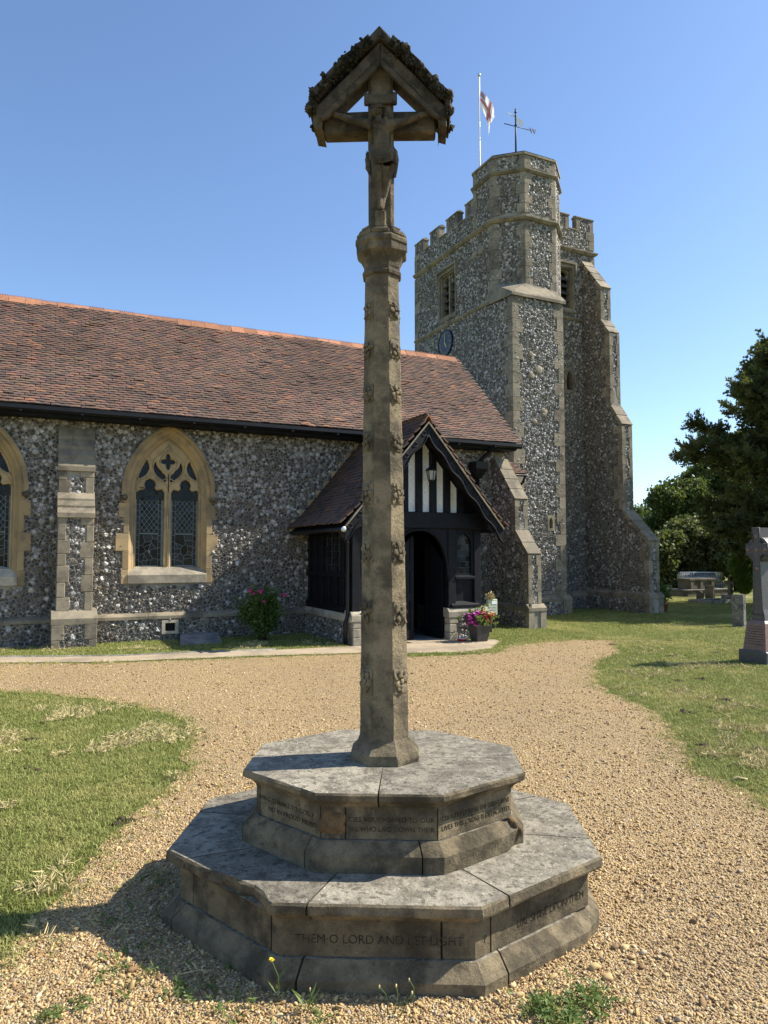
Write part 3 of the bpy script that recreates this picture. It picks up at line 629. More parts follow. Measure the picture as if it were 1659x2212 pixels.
b.blob(h0+Vector((.003, -.004, .0)), .009, 1, 1, .2, sq=(.6, .9, 1.3)); b.blob(h0+Vector((.004, .008, -.034)), .019, 2, 2, .3, sq=(.8, .8, 1.1))
for s_ in (-1, 1):
    b.blob(h0+Vector((s_*.012+.003, 0, .011)), .0075, 3, 1, .2, sq=(1.3, .7, .5)); b.blob(h0+Vector((s_*.012+.003, .004, .002)), .0055, 5, 1, .1)
    for k in range(5): b.blob(h0+Vector((s_*(.033+.002*k), .022, .02-.02*k)), .0135, 7+k, 1, .4)
cpart(b, 'carved_face_and_hair', MT['cross_mid'])
b = MB(); ring = [h0+Vector((.036*math.cos(t), .03+.034*math.sin(t), .027+.004*math.sin(5*t))) for t in np.linspace(0, 2*PI, 17)]; b.tube(ring, .0085, 6)
for k in range(14): t = k*.45; b.blob(h0+Vector((.037*math.cos(t), .03+.035*math.sin(t), .028)), .0085, k, 1, .6)
cpart(b, 'carved_crown', MT['cross_dark'])
for s_, hd in ((-1, 13), (1, 19)):                                # small fingers folded over the palm
    p = Vector(B[hd][0]); b = MB()
    for k in range(4): b.tube([p+Vector((s_*.002, -.008, .009-.006*k)), p+Vector((s_*.014, -.016, .009-.007*k)), p+Vector((s_*.017, -.022, .006-.006*k))], [.0042, .004, .003], 6)
    b.tube([p+Vector((-s_*.004, -.006, .009)), p+Vector((s_*.002, -.014, .017)), p+Vector((s_*.007, -.02, .019))], [.0045, .004, .003], 6); cpart(b, 'carved_fingers', MT['cross_mid'])
b = MB(); v = []; n = 22; zz = [1200, 1225, 1260, 1300, 1335]
for j, yy in enumerate(zz):
    for i in range(n):
        a = 2*PI*i/n; cx_, cz_ = C1(806, yy, -.1); rx = .058+.003*j/4+.0045*math.sin(a*6+j*1.3); ry = .048+.001*j/4+.004*math.sin(a*5+1+j); dz = .012*math.sin(a*2+.6)*(j/4)-.012*math.cos(a)*(j > 2)
        v.append((cx_+rx*math.cos(a), -.098-ry*math.sin(a), cz_+dz))
f = [(j*n+i, j*n+(i+1) % n, (j+1)*n+(i+1) % n, (j+1)*n+i) for j in range(4) for i in range(n)]; b.add(v, f, True)
for x0, s_, yy in ((920, 1, (1190, 1250, 1320, 1400, 1470)), (690, -1, (1235, 1290, 1350, 1400, 1435))):
    ym = (yy[0]+yy[4])/2; c_ = Vector(fp(x0-s_*2, ym, -.07)); hz = (yy[4]-yy[0])*.00054*.5; b.blob(c_, hz, 4+s_, 2, .3, sq=(.3, .4, 1)); b.blob(c_+Vector((s_*.008, -.012, .012)), hz*.62, 9+s_, 2, .4, sq=(.3, .35, 1)); b.blob(c_+Vector((-s_*.006, -.014, -.02)), hz*.6, 15+s_, 2, .4, sq=(.3, .35, 1))
for k in range(5): b.tube([fp(712+8*k, 1225+22*k, -.146), fp(800+4*k, 1262+15*k, -.152), fp(895, 1235+16*k, -.144)], [.004, .0055, .004], 5)
o = b.build('loincloth', MT['cross_mid'], fig, world=False)

# ================================================================== helpers for masonry
def quoins(parent, P, dA, dB, z0, z1, m, h=.3, long=.3, short=.17, proud=.022, deep=.1, name='quoin_stone', flip=0, bl=None):
    """corner stones at plan point P; dA, dB run along the two faces away from the corner"""
    P, dA, dB = Vector(P), Vector(dA).normalized(), Vector(dB).normalized(); c = dA.dot(dB)
    nA = -(dB-dA*c).normalized(); nB = -(dA-dB*c).normalized(); out = P+(nA+nB)*proud/(1+nA.dot(nB)); inn = P-(nA+nB)*deep/(1+nA.dot(nB)); z = z0; k = flip
    while z < z1-.02:
        z2 = min(z+h*rnd.uniform(.85, 1.15), z1); z2 = z1 if z1-z2 < .12 else z2; la, lb = ((long, short) if k % 2 else (short, long)); la *= rnd.uniform(.88, 1.12); lb = lb*rnd.uniform(.88, 1.12) if bl is None else bl[k % 2]
        poly = [P+dA*la+nA*proud, out, P+dB*lb+nB*proud, P+dB*lb-nB*deep, inn, P+dA*la-nA*deep]
        MB().prism([(p.x, p.y) for p in poly], z+.004, z2-.004, ((0, 0, 0), (1, 0, 0), (0, 1, 0), (0, 0, 1))).build(name, m, parent); z = z2; k += 1
def sweep_plan(pts, prof, closed=False):
    """pts: plan polyline, outside on its right hand; prof [(out, z)] closed loop"""
    pts = [Vector(p) for p in pts]; n = len(pts); v = []; f = []; m = len(prof)
    for i, p in enumerate(pts):
        a = (p-pts[i-1]).normalized() if (i or closed) else None; b = (pts[(i+1) % n]-p).normalized() if (i < n-1 or closed) else None
        a = a or b; b = b or a; na = Vector((a.y, -a.x)); nb = Vector((b.y, -b.x)); o = (na+nb)/(1+na.dot(nb)); v += [(p.x+o.x*r_, p.y+o.y*r_, z) for r_, z in prof]
    for i in range(n if closed else n-1): f += [(i*m+k, i*m+(k+1) % m, ((i+1) % n)*m+(k+1) % m, ((i+1) % n)*m+k) for k in range(m)]
    if not closed: f += [tuple(range(m)), tuple((n-1)*m+k for k in range(m))]
    return MB().add(v, f)
SINGLE = lambda z, o=.07, h=.1: [(-.03, z-h*.5), (o*.45, z-h*.35), (o, z), (o, z+h*.2), (-.01, z+h*.6), (-.03, z+h*.6)]
HOLE = lambda cx, o, zb: archline(cx, o, zb)
def archline(cx, o, zb, hw=.57, zs=2.73, n=12):
    r_ = 2*hw+o; a1 = math.acos(hw/r_); L = [(cx-hw-o, zb)]
    L += [(cx+hw-r_*math.cos(a1*i/n), zs+r_*math.sin(a1*i/n)) for i in range(n+1)]
    L += [(cx-hw+r_*math.cos(a1*i/n), zs+r_*math.sin(a1*i/n)) for i in range(n-1, -1, -1)]
    return L+[(cx+hw+o, zb)]
def clip(poly, a, b, c):                                   # keep a*x+b*y<=c
    out = []
    for i in range(len(poly)):
        p, q = poly[i-1], poly[i]; sp = a*p[0]+b*p[1]-c; sq_ = a*q[0]+b*q[1]-c
        if (sp <= 0) != (sq_ <= 0): t = sp/(sp-sq_); out.append((p[0]+(q[0]-p[0])*t, p[1]+(q[1]-p[1])*t))
        if sq_ <= 0: out.append(q)
    return out
def shrink(poly, d):
    n = len(poly); cx = sum(p[0] for p in poly)/n; cy = sum(p[1] for p in poly)/n; out = poly
    for i in range(n):
        p, q = poly[i-1], poly[i]; ex_, ey = q[0]-p[0], q[1]-p[1]; l_ = math.hypot(ex_, ey)
        if l_ < 1e-5: continue
        nx_, ny_ = ey/l_, -ex_/l_
        if nx_*(cx-p[0])+ny_*(cy-p[1]) > 0: nx_, ny_ = -nx_, -ny_
        out = clip(out, nx_, ny_, nx_*p[0]+ny_*p[1]-d)
        if len(out) < 3: return []
    return out
def rect(x0, z0, x1, z1): return [(x0, z0), (x1, z0), (x1, z1), (x0, z1)]
def voronoi_rect(x0, z0, x1, z1, n, g):
    P = [(g.uniform(x0, x1), g.uniform(z0, z1)) for _ in range(n)]; out = []
    for p in P:
        poly = rect(x0, z0, x1, z1)
        for q in P:
            if q is p: continue
            a, b = q[0]-p[0], q[1]-p[1]; poly = clip(poly, a, b, (q[0]**2+q[1]**2-p[0]**2-p[1]**2)/2)
            if len(poly) < 3: break
        if len(poly) >= 3: out.append(poly)
    return out
def pane(parent, poly, fr, d, m, name='pane'):
    poly = shrink(poly, .0045)
    if len(poly) < 3: return
    o, ea, eb, ec = [Vector(t) for t in fr]; ta, tb = rnd.gauss(0, .035), rnd.gauss(0, .035); cx = sum(p[0] for p in poly)/len(poly); cy = sum(p[1] for p in poly)/len(poly)
    v = [o+ea*p[0]+eb*p[1]+ec*(d+ta*(p[0]-cx)+tb*(p[1]-cy)) for p in poly]; v += [p-ec*.004 for p in v]; n = len(poly)
    MB().add(v, [tuple(range(n)), tuple(range(n, 2*n))[::-1]]+[(i, (i+1) % n, n+(i+1) % n, n+i) for i in range(n)]).build(name, m, parent)
def course_stones(parent, P0, P1, zlo, zhi, m, name, n_out, depth_=.14, ln=.7, shape=None):
    """a plinth or coping laid in separate stones from P0 to P1 (plan), n_out points out of the wall"""
    P0, P1 = Vector(P0), Vector(P1); L = (P1-P0).length; d = (P1-P0).normalized(); nn = Vector(n_out); x = 0
    while x < L-.01:
        x2 = min(L, x+ln*rnd.uniform(.8, 1.2)); x2 = L if L-x2 < .25 else x2
        sh = shape or [(-.05, zlo), (depth_, zlo), (depth_, zlo+(zhi-zlo)*.45), (depth_*.75, zhi-.01), (.0, zhi+.05), (-.05, zhi+.05)]
        o3 = Vector((P0.x, P0.y, 0)); MB().prism(sh, x+.003, x2-.003, (o3, (nn.x, nn.y, 0), (0, 0, 1), (d.x, d.y, 0))).build(name, m, parent); x = x2

# ================================================================== CHURCH NAVE
nv = thing('church_nave', 'long flint church nave with steep brown tiled roof and two pointed traceried windows', 'church', (2.3, 13.9, 0))
YW = 13.9; WINC = (2.28, -.93); XE = 9.86
pf = Pieces(nv, 'flint', 'flint_facing', MT['flint'])
holes = [archline(c, .13, 1.16) for c in WINC]
wallsheet(FR_N(YW), rect(-6, -.3, XE, 4.12), holes, MT['mortar'], nv)
fl_holes = [archline(c, .21, 1.0) for c in WINC]+[rect(.38, .3, .96, 3.84)]
flints(pf, FR_N(YW), (-4.2, .5, 9.84, 4.06), None, fl_holes+[[(5.05, .3), (5.05, 2.0), (4.72, 2.02), (6.3, 3.95), (7.88, 2.02), (7.6, 2.0), (7.6, .3)]], TILE_N, .46, .022, (1.75, .4))
MB().box((-6, 14.4, -.2), (XE, 18.4, 4.0)).box((-6, 18.2, -.3), (XE, 18.45, 4.1)).build('wall_core', MT['dark'], nv)  # solid dark block standing in for the unlit nave inside, plus rear wall
MB().prism([(13.95, -.3), (18.45, -.3), (18.45, 4.1), (16.15, 6.5), (13.95, 4.1)], 0, -.3, ((XE, 0, 0), (0, 1, 0), (0, 0, 1), (1, 0, 0))).build('gable_wall', MT['mortar'], nv)
# plinth: flint below, sloped stone course on top
wallsheet(FR_N(YW-.11), rect(-6, -.3, 5.0, .42), [rect(2.22, .16, 2.42, .33)], MT['mortar'], nv, 'plinth_core', .2)
flints(pf, FR_N(YW-.11), (-4.2, -.05, 4.98, .42), None, [rect(.3, -.1, 1.06, .5), rect(2.18, .13, 2.46, .36)], TILE_N, .16, .02)
for a_, b_ in ((-6, .31), (1.04, 5.0)): course_stones(nv, (a_, YW-.11), (b_, YW-.11), .4, .47, MT['buff'], 'plinth_stone', (0, -1), .035, .9, [(-.08, .4), (.03, .4), (.03, .455), (-.0, .475), (-.115, .52), (-.12, .4)])
wallsheet(FR_N(YW-.11), rect(8.0, -.3, 9.55, .42), [], MT['mortar'], nv, 'plinth_core', .2); flints(pf, FR_N(YW-.11), (8.0, -.05, 9.53, .42), None, [], TILE_N, .16, .02)
course_stones(nv, (7.7, YW-.11), (9.53, YW-.11), .4, .47, MT['buff'], 'plinth_stone', (0, -1), .035, .8, [(-.08, .4), (.03, .4), (.03, .455), (-.0, .475), (-.115, .52), (-.12, .4)])
vt = MB().plate(rect(2.17, .12, 2.47, .37), [rect(2.23, .17, 2.41, .32)], -.1, .03, FR_N(YW-.11)).build('vent_frame', MT['pale'], nv)
MB().box((2.18, YW-.04, .12), (2.46, YW-.02, .37)).build('vent_recess', MT['dark'], nv)
for k in range(7): MB().box((2.237+.026*k, YW-.108, .17), (2.247+.026*k, YW-.1, .32)).build('vent_bar', MT['iron'], vt)
# left buttress with sloped offsets
def fbutt(X0, X1):
    for nm, p in (('buttress_core', [(13.95, -.2), (13.42, -.2), (13.42, 2.28), (13.62, 2.62), (13.62, 3.1), (13.9, 3.82), (13.95, 3.82)]),):
        MB().prism(p, X0+.012, X1-.012, ((0, 0, 0), (0, 1, 0), (0, 0, 1), (1, 0, 0))).build(nm, MT['mortar'], nv)
    fr = lambda Y: FR_N(Y)
    flints(pf, fr(13.42), (X0+.14, .62, X1-.14, 2.2), None, [], TILE_N, .3, .016); flints(pf, fr(13.62), (X0+.14, 2.6, X1-.14, 2.96), None, [], TILE_N, .3, .014)
    g = random.Random(3)
    for (z0, z1, Y) in ((.62, 2.26, 13.42), (2.62, 3.06, 13.62)):
        for s_ in (0, 1):
            z = z0; k = s_
            while z < z1-.02:
                z2 = min(z1, z+g.uniform(.2, .34)); z2 = z1 if z1-z2 < .12 else z2; wd = (.13 if k % 2 else .21)*g.uniform(.9, 1.1)
                a, b_ = ((X0, X0+wd) if s_ == 0 else (X1-wd, X1)); block(nv, (a, Y-.02, z+.003), (b_, 13.92, z2-.003), MT['buff']); z = z2; k += 1
    def slope(Y0, z0, Y1, z1, n):                              # overlapping sloped stones of an offset
        for k in range(n):
            t0, t1 = k/n, (k+1)/n; ya, za = Y0+(Y1-Y0)*t0, z0+(z1-z0)*t0; yb, zb_ = Y0+(Y1-Y0)*t1, z0+(z1-z0)*t1
            MB().prism([(ya-.03, za-.03), (ya-.03, za+.05), (yb, zb_+.05), (yb+.02, zb_), (yb+.05, zb_-.12), (ya+.05, za-.05)], X0-.012, X1+.012, ((0, 0, 0), (0, 1, 0), (0, 0, 1), (1, 0, 0)), bev=.006).build('weathering_stone', MT['buff'], nv)
    slope(13.4, 2.24, 13.62, 2.62, 3); slope(13.6, 3.06, 13.9, 3.8, 4)
    p = [(13.95, -.2), (13.3, -.2), (13.3, .5), (13.36, .56), (13.42, .62), (13.95, .62)]
    MB().prism([(y, z-.02 if z > 0 else z) for y, z in p[:2]+[(13.3, .42), (13.95, .42)]], X0-.055, X1+.065, ((0, 0, 0), (0, 1, 0), (0, 0, 1), (1, 0, 0))).build('plinth_core', MT['mortar'], nv)
    flints(pf, fr(13.3), (X0+.06, -.05, X1-.06, .4), None, [], TILE_N, .2, .016)
    for s_ in (0, 1):
        for z0, z1, wd in ((-.1, .14, .13), (.14, .4, .2)):
            a, b_ = ((X0-.065, X0-.065+wd) if s_ == 0 else (X1+.075-wd, X1+.075)); block(nv, (a, 13.28, z0+.003), (b_, 13.9, z1-.003), MT['buff'])
    MB().prism([(13.28, .4), (13.28, .5), (13.42, .64), (13.9, .64), (13.9, .4)], X0-.07, X1+.08, ((0, 0, 0), (0, 1, 0), (0, 0, 1), (1, 0, 0)), bev=.01).build('plinth_stone', MT['buff'], nv)
fbutt(.38, .95)
# windows
def window(cx, seed):
    g = random.Random(seed); dx = cx-2.28
    fr = lambda Y: ((cx, Y, 0), (1, 0, 0), (0, 0, 1), (0, -1, 0))
    prof = [(0, 14.2), (0, 14.06), (.045, 14.0), (.05, 13.975), (.075, 13.965), (.126, 13.9), (.13, 13.878), (.215, 13.878), (.215, 13.93)]
    loops = [archline(cx, o_, 1.2) for o_, _ in prof]; n = len(loops[0]); v = [(x, prof[i][1], z) for i, l_ in enumerate(loops) for x, z in l_]
    wn = MB().add(v, [(i*n+k, i*n+k+1, (i+1)*n+k+1, (i+1)*n+k) for i in range(len(prof)-1) for k in range(n-1)]).build('window', MT['ochre'], nv)
    hl = [archline(cx, o_, 2.66) for o_ in (.2, .2, .235, .275, .275)]; hy = (13.9, 13.83, 13.8, 13.83, 13.9); n = len(hl[0]); v = [(x, hy[i], z) for i, l_ in enumerate(hl) for x, z in l_]
    MB().add(v, [(i*n+k, i*n+k+1, (i+1)*n+k+1, (i+1)*n+k) for i in range(4) for k in range(n-1)]+[tuple(i*n for i in range(5)), tuple(i*n+n-1 for i in range(5))]).build('hood_mould', MT['ochre'], wn)
    for s_ in (-1, 1): MB().blob((cx+s_*.805, 13.82, 2.62), .055, seed+s_, 2, .45, smooth=True).build('label_stop', MT['cross'], wn)
    for s_ in (-1, 1):                                          # long and short jamb stones
        for z0, z1, e_ in ((1.04, 1.3, .83), (1.3, 1.64, .81), (1.64, 1.96, .915), (1.96, 2.25, .80), (2.25, 2.52, .885), (2.52, 2.68, .80)):
            e_ *= g.uniform(.98, 1.02); a, b_ = sorted((cx+s_*.7, cx+s_*e_)); block(wn, (a, 13.871, z0+.003), (b_, 13.93, z1-.003), MT['ochre'], 'jamb_stone', .006)
    MB().prism([(14.16, 1.2), (14.16, 1.375), (13.99, 1.33), (13.98, 1.315), (13.85, 1.2), (13.85, 1.05), (13.95, 1.05)], -.71, .71, ((cx, 0, 0), (0, 1, 0), (0, 0, 1), (1, 0, 0)), bev=.006).build('window_sill', MT['pale'], wn)
    # tracery: a pierced stone plate
    W = lambda x, y: ((x-692)*.00146, 2.73-.00148*(y-960))
    cu = bpy.data.curves.new('tr', 'CURVE'); cu.dimensions = '2D'; cu.fill_mode = 'BOTH'; cu.extrude = .035; cu.bevel_depth = .022; cu.offset = -.022; cu.bevel_resolution = 1
    def spl(P):
        s_ = cu.splines.new('POLY'); s_.points.add(len(P)-1)
        for q, p in zip(s_.points, P): q.co = (p[0], p[1], 0, 1)
        s_.use_cyclic_u = True
    spl([(x-cx, z) for x, z in archline(cx, .03, 1.3)])
    def smooth(P, it=2):
        for _ in range(it): P = [q for i in range(len(P)) for q in ((P[i-1][0]*.25+P[i][0]*.75, P[i-1][1]*.25+P[i][1]*.75), (P[i][0]*.75+P[(i+1) % len(P)][0]*.25, P[i][1]*.75+P[(i+1) % len(P)][1]*.25))]
        return P
    light = [(298, 1910), (298, 955), (322, 912), (385, 928), (412, 900), (400, 850), (420, 805), (470, 778), (520, 805), (540, 850), (528, 900), (555, 928), (622, 912), (648, 955), (648, 1910)]
    for mir in (0, 1):
        f_ = (lambda P: [W(1384-x, y) for x, y in P]) if mir else (lambda P: [W(x, y) for x, y in P])
        spl(f_(light)); spl(smooth(f_([(430, 545), (462, 635), (432, 715), (378, 760), (315, 790), (338, 690), (382, 605)]), 1))
        spl(smooth(f_([(530, 545), (555, 630), (612, 680), (622, 708), (660, 728), (668, 830), (600, 785), (535, 720), (503, 645)]), 1))
    qc = [(690+r_*math.cos(t), 556+r_*1.12*math.sin(t)) for t in np.linspace(0, 2*PI, 41)[:-1] for r_ in (66+26*math.cos(4*t),)]; spl([W(x, y) for x, y in qc])
    me = curve_mesh(cu); me.transform(Matrix(((1, 0, 0, cx), (0, 0, 1, 14.075), (0, 1, 0, 0), (0, 0, 0, 1)))); me.materials.clear(); link('tracery', me, wn, MT['ochre'])
    bars = [[(690, 1500), (690, 720), (640, 668), (592, 620), (580, 555), (620, 480), (690, 410)], [(690, 760), (620, 800), (545, 745), (505, 690), (490, 620), (505, 540), (560, 480), (640, 420), (690, 340)],
            [(470, 755), (490, 690), (488, 600), (470, 540), (455, 505)], [(300, 890), (350, 800), (430, 770), (468, 700)], [(690, 900), (660, 850), (560, 790), (495, 720)]]
    b = MB()
    for L_ in bars:
        for mir in (0, 1): b.tube([(cx+W(1384-x if mir else x, y)[0], 14.02, W(x, y)[1]) for x, y in L_], .012, 5)
    b.tube([(cx, 14.015, 1.36), (cx, 14.015, 2.75)], .017, 6); b.build('tracery_rib', MT['ochre'], wn)
    MB().box((cx-.6, 14.118, 1.3), (cx+.6, 14.16, 3.75)).build('leading', MT['lead'], wn)
    MB().prism([(x-cx, z) for x, z in archline(cx, .0, 2.6)], 0, .003, fr(14.116)).build('tracery_glass', MT['glass'], wn)
    for x0, x1 in ((-.55, -.1), (.1, .55)):
        bw = .055
        for a, b_ in ((x0, x0+bw), (x1-bw, x1)):
            z = 1.36
            while z < 2.72: pane(wn, rect(a, z, b_, z+.115), fr(14.112), .0, MT['stained']); z += .115
        for poly in voronoi_rect(x0+bw, 1.37, x1-bw, 1.96, 17, g): pane(wn, poly, fr(14.112), 0, MT['stained'])
        dw, dh = .088, .118; ax0, ax1 = x0+bw, x1-bw
        for i in range(-1, int((ax1-ax0)/dw)*2+3):
            for j in range(-1, 14):
                cx_, cz_ = ax0+i*dw/2, 1.96+j*dh+(dh/2 if i % 2 else 0); poly = [(cx_, cz_-dh/2), (cx_+dw/2, cz_), (cx_, cz_+dh/2), (cx_-dw/2, cz_)]
                for c_ in ((-1, 0, -ax0), (1, 0, ax1), (0, -1, -1.97), (0, 1, 2.97)): poly = clip(poly, *c_) if len(poly) > 2 else poly
                if len(poly) > 2: pane(wn, poly, fr(14.112), 0, MT['glass'])
for k, c in enumerate(WINC): window(c, 11+k*7)
# roof
def tilecol(g, dark=1.):
    t = g.random()
    if t < .02: c = (.27, .13, .07)
    elif t < .08: c = (.22, .115, .072)
    elif t < .32: c = (.09, .064, .054)
    else: c = (.14+.035*g.random(), .086+.016*g.random(), .062+.012*g.random())
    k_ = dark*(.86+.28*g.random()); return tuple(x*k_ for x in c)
def tile_slope(pc, org, ex_, es, nx0, nx1, ns, wd, gauge, g, keep=None, dark=1., bell=None, hue=None):
    """org at the eave; ex along the eave, es up the slope"""
    org, ex_, es = Vector(org), Vector(ex_).normalized(), Vector(es).normalized(); en = ex_.cross(es)
    if en.z < 0: en = -en
    for j in range(ns):
        sag = [.0]*1
        for i in range(nx0, nx1):
            off = (wd/2 if j % 2 else 0)+g.uniform(-.006, .006); x0 = i*wd+off; s0 = j*gauge+g.uniform(-.007, .007)+.012*mnoise.noise(Vector((x0*.9, j*.35, 1)))
            c = org+ex_*(x0+wd/2)+es*s0
            if keep and not keep(c): continue
            ln = gauge*1.5; tk = .024; lift = g.uniform(0, .007)+(.012 if g.random() < .06 else 0); cam_ = .005; ry = g.uniform(-.012, .012); v = []
            base = org+en*(.022*mnoise.noise(Vector((x0*.45, s0*.6, 5)))+(bell(s0) if bell else 0))
            for (a, s_, t_) in ((0, 0, 0), (.5, 0, cam_), (1, 0, 0), (0, 1, -.018), (.5, 1, -.018+cam_), (1, 1, -.018)):
                for top in (0, 1): v.append(tuple(base+ex_*(x0+.002+a*(wd-.004))+es*(s0+s_*ln+ry*(a-.5))+en*(t_+lift*(1-s_)+(tk if top else 0)+.02)))
            f = [(1, 3, 9, 7), (3, 5, 11, 9), (0, 2, 3, 1), (2, 4, 5, 3), (0, 1, 7, 6), (4, 10, 11, 5)]
            col = tilecol(g, dark); n_ = mnoise.noise(Vector((x0*.55, s0*.9, 0))); col = tuple(q*(1+.35*n_) for q in col); pc.add(v, f, col, .1, c)
pt = Pieces(nv, 'roof_tile', 'roof_tiles', MT['tile'])
es = Vector((0, 2.72, 2.62)); tile_slope(pt, (-4.26, 13.43, 4.09), (1, 0, 0), es, 0, 89, 50, .16, .0752, random.Random(5))
MB().prism([(13.46, 4.07), (16.15, 6.68), (18.85, 4.07), (18.8, 4.0), (16.15, 6.58), (13.5, 4.0)], -6, 9.96, ((0, 0, 0), (0, 1, 0), (0, 0, 1), (1, 0, 0))).build('roof_deck', MT['timber'], nv)
b = MB().add([(-6, 16.15, 6.71), (9.97, 16.15, 6.71), (9.97, 18.9, 4.06), (-6, 18.9, 4.06)], [(0, 1, 2, 3)], col=(.15, .085, .06)); b.build('rear_roof_slope', MT['tile'], nv)
b = MB().add([(-6, 13.45, 4.09), (-4.26, 13.45, 4.09), (-4.26, 16.14, 6.7), (-6, 16.14, 6.7)], [(0, 1, 2, 3)], col=(.15, .085, .06)); b.build('roof_slope', MT['tile'], nv)
def ridge_mesh(L, w_, teeth, drop=.14):
    b = MB(); pr = [(-w_, -drop), (-.035, .0), (-.018, .02), (.018, .02), (.035, 0), (w_, -drop)]; v = [(x, y, z) for x in (.003, L-.003) for y, z in pr]; v += [(x, y*.86, z-.016) for x, y, z in v]
    f = [(i, i+1, 7+i, 6+i) for i in range(5)]+[(12+i, 13+i, 19+i, 18+i) for i in range(5)]+[(i, i+1, 13+i, 12+i) for i in range(5)]+[(6+i, 7+i, 19+i, 18+i) for i in range(5)]; b.add(v, f)
    for k in range(teeth): x0 = L*k/teeth; x1 = L*(k+1)/teeth; b.add([(x0, -.012, .018), (x1, -.012, .018), ((x0+x1)/2, -.008, .055), (x0, .012, .018), (x1, .012, .018), ((x0+x1)/2, .008, .055)], [(0, 1, 2), (3, 4, 5), (0, 2, 5, 3), (1, 2, 5, 4)])
    me = b.mesh('ridge_tile'); me.materials.append(MT['ridge']); return me
rm = ridge_mesh(.3, .155, 7)
for k in range(-9, 39): o = bpy.data.objects.new('ridge_tile', rm); COL.objects.link(o); o.parent = nv; o.location = (-1.75+.3*k-2.3, 16.15-13.9, 6.752+rnd.uniform(-.004, .007)+.008*mnoise.noise(Vector((k*.22, 0, 0)))); o.rotation_euler = (rnd.uniform(-.02, .02), rnd.uniform(-.008, .008), rnd.uniform(-.012, .012))
pt.finish()
# gutter, fascia, rainwater hopper and pipe
b = MB(); pr = [(13.46, 4.09), (13.455, 4.03), (13.41, 4.0), (13.365, 4.03), (13.36, 4.085), (13.35, 4.085), (13.35, 4.02), (13.41, 3.985), (13.47, 4.02), (13.47, 4.09)]
b.prism(pr, -6, 10.02, ((0, 0, 0), (0, 1, 0), (0, 0, 1), (1, 0, 0))).build('gutter', MT['iron'], nv)
MB().box((-6, 13.47, 3.97), (9.95, 13.5, 4.08)).box((-6, 13.5, 3.95), (9.95, 13.9, 3.98)).build('eaves_board', MT['timber'], nv)
for k in range(12): MB().box((-1.2+.95*k, 13.345, 3.975), (-1.16+.95*k, 13.475, 4.0)).build('gutter_bracket', MT['iron'], nv)
hx = 9.06
MB().add([(hx-.17, 13.55, 3.66), (hx+.17, 13.55, 3.66), (hx+.17, 13.88, 3.66), (hx-.17, 13.88, 3.66), (hx-.16, 13.57, 3.5), (hx+.16, 13.57, 3.5), (hx+.16, 13.88, 3.5), (hx-.16, 13.88, 3.5), (hx-.06, 13.7, 3.3), (hx+.06, 13.7, 3.3), (hx+.06, 13.86, 3.3), (hx-.06, 13.86, 3.3)],
         [(0, 1, 2, 3), (0, 1, 5, 4), (1, 2, 6, 5), (3, 0, 4, 7), (4, 5, 9, 8), (5, 6, 10, 9), (7, 4, 8, 11), (8, 9, 10, 11)]).build('rainwater_hopper', MT['iron'], nv)
MB().tube([(hx+.18, 13.42, 4.0), (hx+.16, 13.45, 3.9), (hx+.03, 13.65, 3.72), (hx, 13.7, 3.6)], .05, 8).build('swan_neck_pipe', MT['iron'], nv); MB().tube([(hx, 13.78, 3.32), (hx, 13.78, .45), (hx, 13.7, .2), (hx, 13.66, .02)], .045, 8).build('downpipe', MT['iron'], nv)
